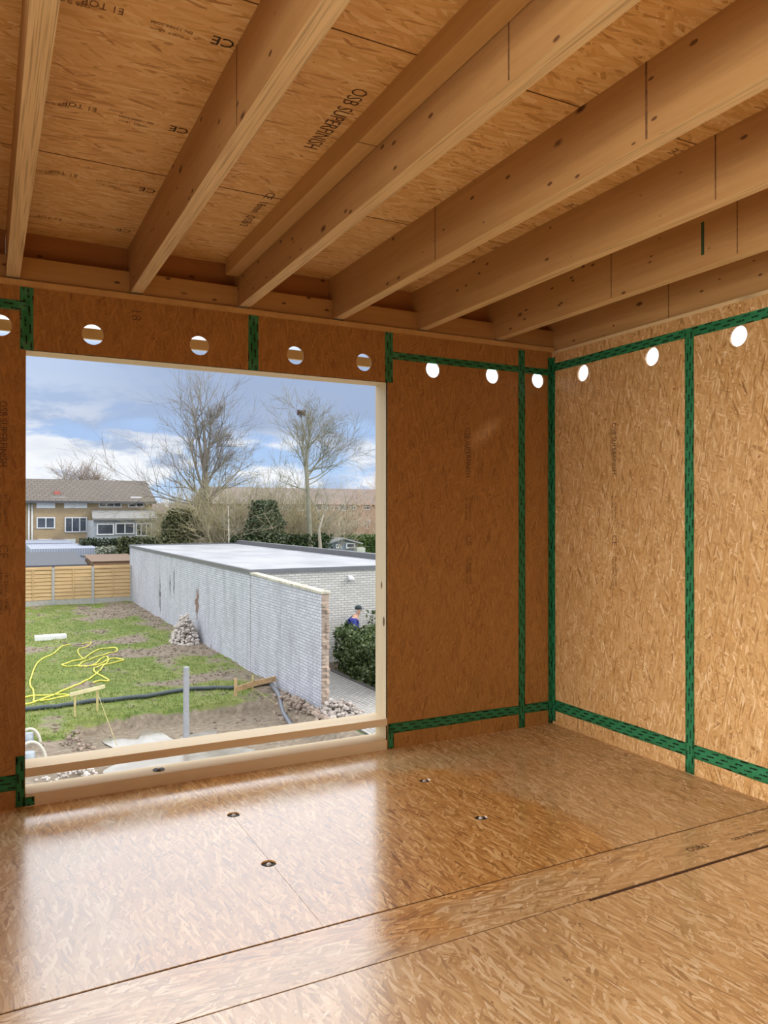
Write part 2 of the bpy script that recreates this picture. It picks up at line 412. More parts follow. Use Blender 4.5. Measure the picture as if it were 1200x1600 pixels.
# faint printing on the boards
def wallprint(parent, o, xd, yd, big, small, ce, s=1.):
    o = Vector(o); xd = Vector(xd); yd = Vector(yd)
    text('OSB SUPERFINISH', o, xd, yd, .052, big, parent, sx=.82)
    text('OSB/3 18mm', o + xd * .02 - yd * .016, xd, yd, .018, small, parent, sx=1.6)
    text('EN 13986  EN 300', o + xd * .47 - yd * .006, xd, yd, .020, small, parent)
    text('E1   LONGWAYS', o + xd * .47 + yd * .022, xd, yd, .022, small, parent)
    text('CE', o + xd * .72, xd, yd, .060, ce, parent)
    text('1161-CPR   OSB/3', o + xd * .86, xd, yd, .020, small, parent, sx=1.4)
    text('18  2500 x 1250', o + xd * .86 + yd * .026, xd, yd, .018, small, parent, sx=1.6)
wallprint(wall_front, (2.853, D - .0012, 2.068), (0, 0, -1), (1, 0, 0), M['ink_wall'], M['ink_wall'], M['ink_soft'])
wallprint(wall_right, (XR - .0012, 3.70, 2.075), (0, 0, -1), (0, -1, 0), M['ink_wall'], M['ink_wall'], M['ink_soft'])
wallprint(wall_front, (.062, D - .0012, 2.055), (0, 0, -1), (1, 0, 0), M['ink_wall'], M['ink_wall'], M['ink_soft'])
text('18', (.70, D - .0012, 2.60), (0, 0, -1), (1, 0, 0), .07, M['ink_soft'], wall_front)
for (u, v, s) in ((1075, 238, .05), (910, 322, .05), (790, 388, .05)):
    p = onz(u, v, ZC - .0012); text('CE', p, (-1, 0, 0), (0, 1, 0), .06, M['ink_soft'], ceiling)
for i, (u, v) in enumerate(((370, 66), (297, 203), (245, 297), (206, 360))):
    p = onz(u, v, ZC - .0012)
    text('CE', p, (-1, 0, 0), (0, 1, 0), .062, M['ink'] if i < 3 else M['ink_soft'], ceiling)
    text('EN 13986:2004', p + Vector((-.13, .012, 0)), (-1, 0, 0), (0, 1, 0), .020, M['ink_soft'], ceiling)
    text('OSB/3  18mm', p + Vector((-.15, .045, 0)), (-1, 0, 0), (0, 1, 0), .018, M['ink_soft'], ceiling)
    text('E1 TOP', p + Vector((-.33, .0, 0)), (-1, 0, 0), (0, 1, 0), .045, M['ink_soft'], ceiling, sx=.8)
    text('OSB SUPERFINISH', p + Vector((-.42, .03, 0)), (-1, 0, 0), (0, 1, 0), .022, M['ink_soft'], ceiling)
py = onz(622, 155, ZC).y
text('OSB SUPERFINISH', (1.115, py, ZC - .0012), (0, 1, 0), (1, 0, 0), .085, M['ink_wall'], ceiling, sx=.72)
text('CE  18mm  OSB/3', (1.13, py + .95, ZC - .0012), (0, 1, 0), (1, 0, 0), .060, M['ink_wall'], ceiling)
text('OSB/3', (2.75, 2.37, .0012), (1, 0, 0), (0, 1, 0), .05, M['ink_wall'], floor)
text('OSB SUPERFINISH', (3.02, 2.36, .0012), (1, 0, 0), (0, 1, 0), .03, M['ink_wall'], floor)

# ------------------------------------------------------------------ joists, ledgers, battens
JX = [(-1.11, -1.047), (-.51, -.447), (.09, .153), (.69, .753), (1.29, 1.353), (1.885, 1.948), (2.48, 2.543), (3.08, 3.143)]
JL = ['roof joist hidden left of the picture, second one over', 'roof joist along the left picture edge, only its side showing',
      'steep roof joist at far left, its pale edge running down beside the picture edge',
      'second pale edged roof joist from the left, landing above the first round hole',
      'roof joist with a thin batten nailed along its top, landing above the middle tape',
      'fourth roof joist from the left, knotty, with a vertical black scribed joint',
      'fifth roof joist from the left, smooth face, black joint near the right picture edge',
      'sixth roof joist from the left, with a short dark green crayon line']
def joist(x0, x1, z0, label, y1=D, name='roof_joist'):
    t = thing(name, label, 'joist', 'roof joists under the ceiling', (x0, y1, z0))
    mb = MB(); mb.box((x0, YB, z0), (x1, y1 + .12, ZC))
    for f in mb.bm.faces:
        f.material_index = 1 if f.calc_center_median().z < z0 + .001 else 0
    mb.build('beam', [M['joist_side'], M['joist_edge']], t)
    return t
JJ = []
for (a, b), l in zip(JX, JL): JJ.append(joist(a, b, 2.68, l))
def mark(root, x, y0, y1, z0, z1, mat, nm='joint_line'):
    MB().box((x - .001, y0, z0), (x + .0005, y1, z1)).build(nm, mat, root)
# scribed joints seen on the joists' left faces, placed where the photo shows them
def side_mark(ji, u, v, w, z0=2.69, z1=ZC, mat=None, nm='joint_line'):
    x = JX[ji][0]; p = onx(u, v, x); mark(JJ[ji], x, p.y - w / 2, p.y + w / 2, z0, z1, mat or M['ink_soft'], nm)
side_mark(5, 680, 370, .006); side_mark(5, 1010, 180, .008); side_mark(6, 1118, 270, .006)
side_mark(7, 1098, 372, .018, 2.74, 2.90, M['green_mark'], 'crayon_line'); side_mark(7, 1152, 360, .006); side_mark(7, 955, 432, .006)
side_mark(3, 370, 170, .004, mat=M['seam_ink']); side_mark(4, 795, 40, .006)
for t in JJ: rebase(t)
t = thing('rim_joist', 'deep rim joist resting above the right wall', 'joist', None, (3.6, D, 2.645))
mb = MB(); mb.box((3.60, YB, 2.645), (3.66, D + .12, ZC))
mb.build('beam', M['joist_side'], t); mark(t, 3.6, 3.25, 3.256, 2.65, ZC, M['ink_soft']); rebase(t)
b = MB().box((XR - .004, YB, 2.625), (XR + .03, D, 2.645)).build('wall_plate_strip', M['joist_edge']); tag(b, 'thin wooden strip between the right wall board and the rim joist', 'strip')
b = MB().box((1.212, YB, 2.85), (1.287, D - .005, ZC)).build('ceiling_batten', M['timber_y']); tag(b, 'thin square batten running along the left side of the third joist', 'batten')
jp = onz(575, 225, 2.85)
MB().box((1.211, jp.y, 2.8492), (1.288, jp.y + .004, 2.8502)).build('butt_joint', M['seam_ink'], b)
b = MB().box((XL, D - .022, 2.640), (XR + .01, D + .05, 2.668)).build('plate_strip', M['timber_y']); tag(b, 'thin plank edge running along the top of the window wall', 'strip')
# blocking between joists, resting on the wall, and the darker rim board set back behind it
edges = [XL] + [v for ab in JX for v in ab] + [3.60]
for i in range(0, len(edges), 2):
    x0, x1 = edges[i], edges[i + 1]
    lab = ['wall-top blocking piece left of the picture', 'wall-top blocking piece just beyond the left edge', 'wall-top blocking piece at the extreme left picture edge', 'wall-top blocking piece between the first and second joists, above the left round hole',
           'wall-top blocking piece between the second and third joists', 'wall-top blocking piece between the third and fourth joists', 'wall-top blocking piece between the fourth and fifth joists', 'wall-top blocking piece between the fifth and sixth joists', 'short wall-top blocking piece tucked into the room corner'][i // 2]
    b = MB().box((x0 + .001, D, 2.669), (x1 - .001, D + .045, 2.792)).build('blocking', M['timber_x']); tag(b, lab, 'blocking', 'blocking pieces between the joists')
    lab2 = lab.replace('wall-top blocking piece', 'set-back dark rim board').replace('short ', '')
    b = MB().box((x0 + .001, D + .075, 2.669), (x1 - .001, D + .12, ZC)).build('rim_board', M['timber_red']); tag(b, lab2, 'rim board', 'rim boards behind the blocking')
b = MB().box((XL, D + .019, 2.60), (XR + .05, D + .16, 2.639)).build('top_plate', M['timber_x']); tag(b, 'timber plate on top of the window wall framing', 'plate')

# ------------------------------------------------------------------ window opening
win = bpy.data.objects.new('window_1', None); COL.objects.link(win); win.location = (WX0, D, 0); struct(win, 'large unglazed window opening framed in pale pine')
MB().box((WX1, D + .002, -.1), (WX1 + .06, D + .165, 2.60)).build('jamb', M['pine_pale'], win)
MB().box((WX0 - .06, D + .002, -.1), (WX0, D + .165, 2.60)).build('jamb', M['pine_pale'], win)
MB().box((WX0, D + .002, WZ1), (WX1, D + .165, WZ1 + .02)).build('header_board', M['pine_pale_x'], win)
MB().box((WX0, D - .001, .150), (WX1, D + .165, .195)).build('rail', M['pine_pale_x'], win, bevel=.002)
sill = MB().box((WX0, D - .001, -.05), (WX1, D + .165, .062)).build('sill_plate', M['pine_pale_x'], win, bevel=.008)
for c in list(win.children): c.matrix_parent_inverse = Matrix.Translation(win.location).inverted()
t = thing('sill_anchor', 'dark recessed anchor on top of the lower sill timber', 'anchor bolt', None, (.86, 4.37, .062))
MB().cyl((.86, 4.37, .0622), .032, .003, 24).build('cup_plate', bpy.data.materials['dark_steel'], t)
MB().tube([(.86, 4.37, .065), (.86, 4.37, .075)], [.012, .012], 6).build('nut', bpy.data.materials['bright_zinc'], t); rebase(t)
b = MB().box((WX0 - .3, D + .165, 2.445), (WX1 + .2, D + .187, 2.502)).build('outer_batten', M['strap']); tag(b, 'orange batten outside, crossing behind the round holes above the window', 'batten')
for x, l in ((3.28, 'framing stud behind the tall tape'), (-.8, 'framing stud left of the window')):
    b = MB().box((x, D + .02, -.05), (x + .05, D + .165, 2.60)).build('stud', M['pine_pale']); tag(b, l, 'stud')

# ------------------------------------------------------------------ green sealing tape
TV = tape_mat('green_tape_vertical_front', 'z', 'x'); TH = tape_mat('green_tape_level_front', 'x', 'z')
TVR = tape_mat('green_tape_vertical_right', 'z', 'y'); THR = tape_mat('green_tape_level_right', 'y', 'z')
def strip(name_label, front, a0, a1, c0, c1, vert, mat, lift=.0012, wob=.0035):
    """strip of tape lying on a wall; a = along, c = across, slightly crooked edges"""
    mb = MB(); n = max(4, int((a1 - a0) / .06)); g = []
    for i in range(n + 1):
        a = a0 + (a1 - a0) * i / n; row = []
        for j in range(5):
            w = noise.noise(Vector((a * 3, j // 4 * 9, c0 * 5))) * wob if j in (0, 4) else 0
            c = c0 + (c1 - c0) * j / 4 + w
            h = lift + (0 if j in (0, 4) else .0016 * abs(noise.noise(Vector((a * 7, j * 2.3, c0)))))
            s, z = (c, a) if vert else (a, c)
            row.append(mb.bm.verts.new((s, D - h, z) if front else (XR - h, s, z)))
        g.append(row)
    for i in range(n):
        for j in range(4):
            f = mb.bm.faces.new((g[i][j], g[i + 1][j], g[i + 1][j + 1], g[i][j + 1])); f.smooth = True
    bmesh.ops.solidify(mb.bm, geom=mb.bm.faces[:], thickness=-.0006)
    o = mb.build('sealing_tape', mat); tag(o, name_label, 'tape', 'green sealing tapes on the board joints'); return o
strip('short green tape above the left edge of the window, crossed by another', True, WZ1, 2.638, .155, .217, True, TV)
strip('green tape running off the left picture edge near the ceiling', True, XL, .185, 2.515, 2.567, False, TH, .0024)
strip('short green tape above the middle of the window', True, WZ1, 2.638, 1.349, 1.410, True, TV)
strip('short green tape above the right jamb of the window', True, WZ1, 2.638, 2.240, 2.296, True, TV)
strip('level green tape from the window tape to the corner, above the round holes', True, 2.29, XR - .003, 2.472, 2.518, False, TH, .0024)
strip('tall green tape on the window wall, left of the corner tape', True, .004, 2.63, 3.286, 3.341, True, TV, .0036)
strip('tall green tape filling the room corner', True, .004, 2.60, 3.545, 3.583, True, TV, .0050)
strip('low green tape above the floor, from window to corner', True, 2.262, XR - .003, .098, .160, False, TH, .0024)
strip('short low green tape beside the right end of the window sill', True, .004, .115, 2.262, 2.300, True, TV, .0040)
strip('low green tape running off the left picture edge above the floor', True, XL, .175, .094, .174, False, TH, .0024)
strip('short upright green tape at the lower left corner of the window', True, .006, .262, .140, .181, True, TV, .0040)
strip('green tape piece on the sill end, folded at the lower left window corner', True, .006, .05, .181, .225, True, TV, .0055)
strip('level green tape high on the right wall, climbing toward the picture edge', False, YB, D - .003, 2.500, 2.556, False, THR, .0024)
strip('broad low green tape along the foot of the right wall', False, YB, D - .003, .094, .172, False, THR, .0024)
strip('tall green tape down the middle of the right wall', False, -.0 + .002, 2.53, 3.056, 3.119, True, TVR, .0040)
strip('tall green tape on the right wall nearer the photographer', False, .002, 2.53, 1.80, 1.86, True, TVR, .0040)
strip('narrow green tape on the right wall side of the room corner', False, .02, 2.60, 4.255, 4.286, True, TVR, .0050)

# ================================================================== OUTSIDE
def rough_ground(x, y):
    return .05 * noise.noise(Vector((x * .7, y * .7, 0))) + .035 * noise.noise(Vector((x * 2.6, y * 2.6, 3)))
PX0, PX1, PY1 = 1.72, 6.55, 18.42
def smooth(a, b, x):
    t = max(0, min(1, (x - a) / (b - a))); return t * t * (3 - 2 * t)
def pit(x, y):
    w = .12 * noise.noise(Vector((x * 1.7, y * 1.7, 8)))
    return smooth(0, .10, min(x - PX0, PX1 - x, PY1 - y) + w)
def gh(x, y): return GND + rough_ground(x, y) * (.35 if pit(x, y) > .5 else 1) - .30 * pit(x, y)
def grid(x0, x1, y0, y1, st, hf, mf=None):
    mb = MB(); nx = int((x1 - x0) / st) + 1; ny = int((y1 - y0) / st) + 1; g = []
    lay = mb.bm.verts.layers.float.new('mud')
    for j in range(ny):
        row = []
        for i in range(nx):
            x = x0 + (x1 - x0) * i / (nx - 1); y = y0 + (y1 - y0) * j / (ny - 1)
            v = mb.bm.verts.new((x, y, hf(x, y))); v[lay] = mf(x, y) if mf else 0; row.append(v)
        g.append(row)
    for j in range(ny - 1):
        for i in range(nx - 1):
            f = mb.bm.faces.new((g[j][i], g[j][i + 1], g[j + 1][i + 1], g[j + 1][i])); f.smooth = True
    return mb
def elp(x, y, cx, cy, rx, ry): return math.exp(-((x - cx) / rx) ** 2 - ((y - cy) / ry) ** 2)
def mud(x, y):
    m = pit(x, y) * 1.3
    m += 1.3 * elp(x, y, 5.8, 38.5, 1.7, 3.0) + 1.2 * elp(x, y, 5.7, 26.6, 1.6, 1.2) + .8 * elp(x, y, 4.6, 29.5, 1.0, 1.0) + .9 * elp(x, y, 5.2, 21.5, 1.6, .7) + .9 * elp(x, y, 6.6, 29, .5, 7) * .8
    m += 1.2 * smooth(17.3, 16.6, y) + .9 * elp(x, y, 6.9, 17.6, .7, 2.2) + .6 * elp(x, y, 1.4, 28.5, 1.2, .8)
    return m + .17 + .85 * noise.noise(Vector((x * 1.1, y * .7, 2))) + .35 * noise.noise(Vector((x * 4, y * 4, 5)))
m = MT('garden_earth', .85, .3)
at = m.n('ShaderNodeAttribute'); at.attribute_name = 'mud'
md = m.ramp(m.math('ADD', at.outputs['Fac'], m.math('MULTIPLY', m.math('SUBTRACT', m.noise(m.pos, 9, 4, .7), .5), .9)), [(.42, 0), (.72, 1)])
gr = m.ramp(m.noise(m.pos, 4.5, 6, .7), [(.30, (.07, .11, .022)), (.5, (.16, .21, .045)), (.7, (.28, .30, .09))])
gr = m.mix(m.ramp(m.noise(m.pos, .8, 3, .6), [(.45, 0), (.7, .55)]), gr, (.33, .29, .12))
er = m.ramp(m.noise(m.pos, 7, 6, .7), [(.3, (.15, .115, .080)), (.6, (.30, .24, .175)), (.8, (.42, .36, .28))])
m.color(m.mix(md, gr, er)); m.bump(m.noise(m.pos, 14, 6, .7), .05, .6)
ground = grid(-3, 7.05, 6, 43, .16, gh, mud).build('ground', m.m); struct(ground, 'muddy back garden lawn')
far = MB(); far.box((-80, 42.9, GND - .4), (120, 200, GND - .02)); far.box((7.0, 5.9, GND - .4), (60, 43, GND - .03)); far.box((-60, 5.9, GND - .4), (-2.95, 43, GND - .03))
struct(far.build('ground', plain('far_lawn', (.12, .17, .045), .9, .3, 1.5)), 'lawn beyond the fence and the building')
m = MT('pale_puddle', .10, .6); m.color(m.ramp(m.noise(m.pos, 1.2, 3, .6), [(.4, (.22, .19, .145)), (.65, (.36, .33, .28))]))
pud = MB(); pts = []
for k in range(90):
    a = 2 * PI * k / 90; r = .95 + .75 * noise.noise(Vector((math.cos(a) * 2.6, math.sin(a) * 2.6, 1)))
    pts.append((3.3 + 1.35 * r * math.cos(a), 16.1 + 1.45 * r * math.sin(a), GND - .285))
pud.prism(pts, (0, 0, .005)); tag(pud.build('puddle', m.m), 'pale rainwater puddle lying in the dug-out pit', 'puddle')
# grass blades
gb = MB(); n_bl = 0; m = MT('grass_blades', .8, .2)
m.color(m.ramp(m.noise(m.pos, 3, 4, .7), [(.3, (.09, .14, .025)), (.5, (.20, .27, .055)), (.7, (.38, .38, .14))]))
while n_bl < 26000:
    y = 16.8 + (42.2 - 16.8) * rnd.random() ** 1.5; x = rnd.uniform(.5, 6.88)
    if mud(x, y) > .40: n_bl += .25; continue
    h = rnd.uniform(.03, .09) * (1.9 if mud(x, y) < -.1 and x > 5 else 1); a = rnd.uniform(0, PI); w = rnd.uniform(.006, .014); z = gh(x, y) - .01
    dx, dy = w * math.cos(a), w * math.sin(a); lx, ly = rnd.uniform(-.04, .04), rnd.uniform(-.04, .04)
    gb.poly([(x - dx, y - dy, z), (x + dx, y + dy, z), (x + lx, y + ly, z + h)]); n_bl += 1
bmesh.ops.solidify(gb.bm, geom=gb.bm.faces[:0], thickness=0)
o = gb.build('grass', m.m); tag(o, 'short green and yellow grass growing over the garden', 'grass', None, 'stuff')
# loose clods on the mud
cl_ = MB()
for k in range(3200):
    y = rnd.uniform(16.5, 42); x = rnd.uniform(.6, 6.9)
    if mud(x, y) < .45 or pit(x, y) > .1 and rnd.random() < .85: continue
    cl_.blob((x, y, gh(x, y) + .005), rnd.uniform(.015, .06), 1, .3, (1, .8, .6))
tag(cl_.build('clods', plain('clods_earth', (.20, .155, .11), .9, .4, 3)), 'loose brown clods of soil on the lawn', 'soil', None, 'stuff')

# white painted brick
def brickmat(name, axis, c, mort, rough=.7, bw=.22, bh=.075, dirt=True, var=.1):
    m = MT(name, rough, .3); x, y, z = m.sep(m.pos)
    p = m.comb(y if axis == 'x' else x, z, 0.)
    b = m.n('ShaderNodeTexBrick', Vector=p, Scale=1., Mortar_Size=.011, Mortar_Smooth=.3, Bias=0., Brick_Width=bw, Row_Height=bh)
    m.set(b.inputs['Color1'], tuple(v * (1 - var) for v in c)); m.set(b.inputs['Color2'], tuple(min(1, v * (1 + var)) for v in c)); m.set(b.inputs['Mortar'], mort)
    col = b.outputs['Color']
    if dirt:
        d = m.noise(m.map(p, scale=(1.4, .25, 1)), 1.6, 5, .7)
        low = m.ramp(z, [(.0, 0), (1., 0)])
        h = m.math('MULTIPLY', m.math('SUBTRACT', GND + .9, z), 1.1, clamp=True)
        col = m.mix(m.ramp(d, [(.46, 0), (.66, .6)]), col, tuple(v * .55 for v in c))
        sp = m.ramp(m.math('ADD', m.noise(m.map(p, scale=(1.2, .35, 1)), 1.7, 6, .75), m.math('MULTIPLY', h, .10)), [(.70, 0), (.74, 1)])
        col = m.mix(sp, col, (.14, .10, .085))
    m.color(col); m.bump(m.math('SUBTRACT', 1., b.outputs['Fac']), .012, .6)
    return m.m
WB_SHADED = (.62, .625, .68)
M['brick_left_shaded'] = brickmat('white_painted_brick_side_shaded', 'x', WB_SHADED, (.36, .37, .42))  # cool tint puts the shade of the side face into the white brick
M['brick_front_sunlit'] = brickmat('white_painted_brick_front_sunlit', 'y', (.60, .58, .54), (.36, .35, .34), dirt=False)  # same white brick, warm tint standing in for sunlight on the front
M['brick_end'] = brickmat('broken_brick_end', 'y', (.50, .38, .30), (.46, .42, .35), dirt=True, var=.3)
BX, BY0, BY1, BX1, BZ = 6.95, 21.92, 43.2, 12.95, -.13
t = thing('flat_roof_building', 'long low white brick outbuilding with flat grey roof beyond the garden', 'building', None, (BX, BY0, GND))
mb = MB(); mb.box((BX, BY0, GND - .1), (BX1, BY1, BZ - .10))
for f in mb.bm.faces: f.material_index = 1 if abs(f.normal.y) > .5 or f.calc_center_median().y < BY0 + .01 else 0
bmesh.ops.recalc_face_normals(mb.bm, faces=mb.bm.faces[:])
for f in mb.bm.faces: f.material_index = 1 if abs(f.normal.y) > .5 else 0
mb.build('brick_walls', [M['brick_left_shaded'], M['brick_front_sunlit']], t)
m = MT('roof_membrane', .45, .4); m.color(m.ramp(m.noise(m.map(m.pos, scale=(1, .5, 1)), .7, 4, .6), [(.35, (.30, .30, .32)), (.6, (.42, .42, .44))]))
MB().box((BX + .06, BY0 + .06, BZ - .10), (BX1 - .06, BY1 - .06, BZ - .045)).build('roof_deck', m.m, t)
m2 = plain('roof_edge_metal', (.16, .165, .175), .4, .1, 2)
mb = MB(); mb.box((BX - .05, BY0 - .05, BZ - .12), (BX + .06, BY1 + .05, BZ)); mb.box((BX + .06, BY0 - .05, BZ - .12), (BX1 - .06, BY0 + .06, BZ))
mb.box((BX + .06, BY1 - .06, BZ - .12), (BX1 - .06, BY1 + .05, BZ + .02)); mb.build('roof_trim', m2, t)
MB().box((BX1 - .06, BY0 - .05, BZ - .12), (BX1 + .25, BY1 + .05, BZ + .16)).build('parapet', plain('dark_parapet', (.10, .10, .105), .5), t)
lp = ony(546, 903, BY0)
mb = MB(); mb.box((lp.x - .06, BY0 - .05, lp.z - .05), (lp.x + .06, BY0, lp.z + .08)); mb.blob((lp.x + .02, BY0 - .11, lp.z - .02), .09, 2, 0, smooth=True)
mb.build('wall_lamp', plain('white_enamel', (.75, .75, .75), .4), t)
# ivy and bare patches on the side wall
def wpatch(u, v, w, h, mat, nm):
    c = onx(u, v, BX); pts = []
    for k in range(26):
        a = 2 * PI * k / 26; r = rnd.uniform(.25, 1.3)
        pts.append((BX - .006, c.y + w * r * math.cos(a), max(GND + .02, c.z + h * r * math.sin(a))))
    return MB().prism(pts, (.004, 0, 0)).build(nm, mat, t)
wpatch(308, 938, .26, .60, plain('bare_red_brick', (.24, .15, .115), .8, .6, 9), 'bare_brick_patch')
wpatch(250, 930, .14, .75, plain('dark_crack', (.14, .13, .125), .9, .5, 6), 'cracked_paint')
wpatch(266, 912, .10, .55, bpy.data.materials['dark_crack'], 'cracked_paint')
wpatch(272, 912, .10, .6, bpy.data.materials['dark_crack'], 'cracked_paint')
rebase(t)
# free-standing wall end
t = thing('garden_wall', 'free-standing white brick wall with broken end, running on from the outbuilding', 'wall', None, (BX, 16.46, GND))
mb = MB(); y0, y1 = 16.5, BY0 - .051; x0, x1 = BX, BX + .19
mb.hexa([(x0, y0, GND - .2), (x1, y0, GND - .2), (x1, y1, GND - .2), (x0, y1, GND - .2), (x0, y0, -.36), (x1, y0, -.36), (x1, y1, -.27), (x0, y1, -.27)])
bmesh.ops.recalc_face_normals(mb.bm, faces=mb.bm.faces[:])
for f in mb.bm.faces: f.material_index = 1 if f.normal.y < -.5 else 0
mb.build('brickwork', [M['brick_left_shaded'], M['brick_end']], t)
mb = MB(); mb.hexa([(x0 - .03, y0 - .03, -.355), (x1 + .03, y0 - .03, -.355), (x1 + .03, y1, -.265), (x0 - .03, y1, -.265), (x0 - .03, y0 - .03, -.30), (x1 + .03, y0 - .03, -.30), (x1 + .03, y1, -.21), (x0 - .03, y1, -.21)])
mb.build('coping', plain('mossy_coping', (.52, .48, .38), .8, .35, 5), t)
mb = MB()
z = GND
while z < -.42:   # toothed broken bricks at the end
    w = rnd.uniform(.0, .11); x = rnd.choice([0, 1]) * .10
    if rnd.random() < .8: mb.box((x0 + .01 + x, y0 - w, z), (x0 + .085 + x, y0 + .02, z + .062))
    z += .075
mb.build('broken_bricks', M['brick_end'], t)
rebase(t)

# rubble heaps
def heap(c, r, h, n, mat, label, smin=.04, smax=.10, ry=None):
    mb = MB(); ry = ry or r
    for k in range(n):
        a = rnd.uniform(0, 2 * PI); q = rnd.random() ** .6
        x = c[0] + r * q * math.cos(a); y = c[1] + ry * q * math.sin(a)
        if BX - .12 < x < BX + .25 and c[0] < BX: x = BX - .12 - rnd.random() * .25
        z = gh(x, y) + h * (1 - q ** 1.7) * rnd.random() ** .5
        mb.blob((x, y, z), rnd.uniform(smin, smax), 1, .28, (1, rnd.uniform(.5, .9), rnd.uniform(.4, .8)))
    return tag(mb.build('rubble', mat), label, 'rubble', None, 'stuff')
p = onz(316, 1003); heap((BX - .5, p.y + .3), .50, 1.05, 480, plain('pale_rubble', (.56, .50, .45), .85, .35, 9), 'heap of pale broken brick and plaster against the white wall', ry=.9)
heap((6.75, 17.2), .45, .16, 230, plain('brown_rubble', (.30, .23, .18), .9, .4, 6), 'brown earth and stones along the foot of the wall end', ry=1.7)
heap((7.25, 16.25), .6, .28, 160, plain('pinkish_rubble', (.42, .36, .32), .9, .4, 8), 'pinkish broken bricks at the foot of the broken wall end', ry=.45)
heap((1.9, 14.4), 1.2, .1, 260, bpy.data.materials['pale_rubble'], 'scattered pale stones seen just below the window rail', .02, .06, .6)
heap((1.75, 16.7), .35, .12, 160, bpy.data.materials['brown_rubble'], 'dark clods at the near left corner of the pit', .02, .06, 1.0)

# paving right of the wall
m = MT('grey_pavers', .75, .3); x, y, z = m.sep(m.pos)
b = m.n('ShaderNodeTexBrick', Vector=m.comb(y, x, 0.), Scale=1., Mortar_Size=.012, Brick_Width=.21, Row_Height=.105); m.set(b.inputs['Color1'], (.34, .32, .30)); m.set(b.inputs['Color2'], (.42, .40, .37)); m.set(b.inputs['Mortar'], (.17, .16, .14))
m.color(m.mix(m.ramp(m.noise(m.map(m.pos, scale=(1, .6, 1)), .9, 4, .6), [(.52, 0), (.70, .8)]), b.outputs['Color'], (.46, .43, .39)))
struct(MB().box((7.14, 10, GND - .1), (9.02, BY0, GND + .01)).build('path', m.m), 'grey brick-paved path beside the hedge')
struct(MB().box((9.02, 10, GND - .1), (9.14, BY0, GND + .045)).build('path_kerb', plain('dark_kerb', (.12, .11, .10), .8)), 'dark kerb between path and hedge')
struct(MB().box((9.14, 10, GND - .12), (14, BY0, GND + .02)).build('planting_bed', plain('bed_soil', (.12, .085, .06), .9, .3)), 'brown soil bed under the hedge')
b = MB().box((7.45, 17.3, GND + .01), (7.62, 17.42, GND + .08)).build('loose_paver', plain('pale_paver', (.6, .57, .52), .8), None, bevel=.01); tag(b, 'small pale stone lying alone on the paved path', 'stone')

# leaves
def leafmat(name, c, c2, rough=.45, back=.25):
    m = MT(name, rough, .4); m.color(m.ramp(m.noise(m.pos, 7, 3, .6), [(.35, c), (.65, c2)])); return m.m
def leaf(mb, p, s, rg=rnd):
    a = Vector((rg.uniform(-1, 1), rg.uniform(-1, 1), rg.uniform(-.4, 1))).normalized(); b = a.orthogonal().normalized()
    b = (Matrix.Rotation(rg.uniform(0, 6.28), 3, a) @ b); n = a.cross(b)
    p = Vector(p); w = s * .42
    q = [p, p + a * s * .5 + b * w + n * s * .08, p + a * s, p + a * s * .5 - b * w + n * s * .08]
    v = [mb.bm.verts.new(k) for k in q]; mb.bm.faces.new((v[0], v[1], v[2])); mb.bm.faces.new((v[0], v[2], v[3]))
def hedge(name, label, x0, x1, y0, y1, z0, z1, n, ls, cols, group=None, cat='hedge', wob=.15):
    t = thing(name, label, cat, group, ((x0 + x1) / 2, (y0 + y1) / 2, z0))
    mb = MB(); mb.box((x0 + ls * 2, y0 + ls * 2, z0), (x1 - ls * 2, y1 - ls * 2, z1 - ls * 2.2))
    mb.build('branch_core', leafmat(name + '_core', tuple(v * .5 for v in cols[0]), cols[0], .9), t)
    mb = MB()
    for k in range(n):
        f = rnd.random(); d = rnd.random() ** 2 * ls * 3.5
        x = rnd.uniform(x0, x1); y = rnd.uniform(y0, y1); z = rnd.uniform(z0 + .03, z1)
        if f < .3: x = x0 + d
        elif f < .62: y = y0 + d
        elif f < .95: z = z1 - d
        else: x = x1 - d
        w = noise.noise(Vector((x * 2, y * 2, z * 2))) * wob
        leaf(mb, (x + w, y + w, z + w * (1 if z > z0 + .3 else 0)), rnd.uniform(.7, 1.2) * ls)
    mb.build('foliage', leafmat(name + '_leaf', *cols), t); rebase(t); return t
hedge('laurel_hedge', 'dense dark green laurel hedge beside the paved path', 9.18, 12.2, 17.2, 20.85, GND, -1.88, 15000, .105, ((.035, .062, .016), (.13, .17, .055)))
t = thing('laurel_shrub', 'airy taller laurel shoots at the right end of the hedge, before the white wall', 'shrub', None, (10.8, 21.2, GND))
mb = MB(); ml = MB()
for k in range(14):
    bx, by = 10.75 + rnd.uniform(-.15, .6), 21.0 + rnd.uniform(-.2, .4)
    p = [Vector((bx, by, GND))]
    for j in range(6): p.append(p[-1] + Vector((rnd.uniform(-.09, .09), rnd.uniform(-.08, .08), .235 + rnd.uniform(0, .04))))
    mb.tube(p, [.012, .011, .01, .009, .007, .005, .003], 4)
    for q in p[3:]:
        for i in range(9): leaf(ml, q + Vector((rnd.uniform(-.13, .13), rnd.uniform(-.13, .13), rnd.uniform(-.12, .12))), .09)
mb.build('stems', plain('green_stems', (.12, .10, .05)), t); ml.build('foliage', bpy.data.materials['laurel_hedge_leaf'], t); rebase(t)

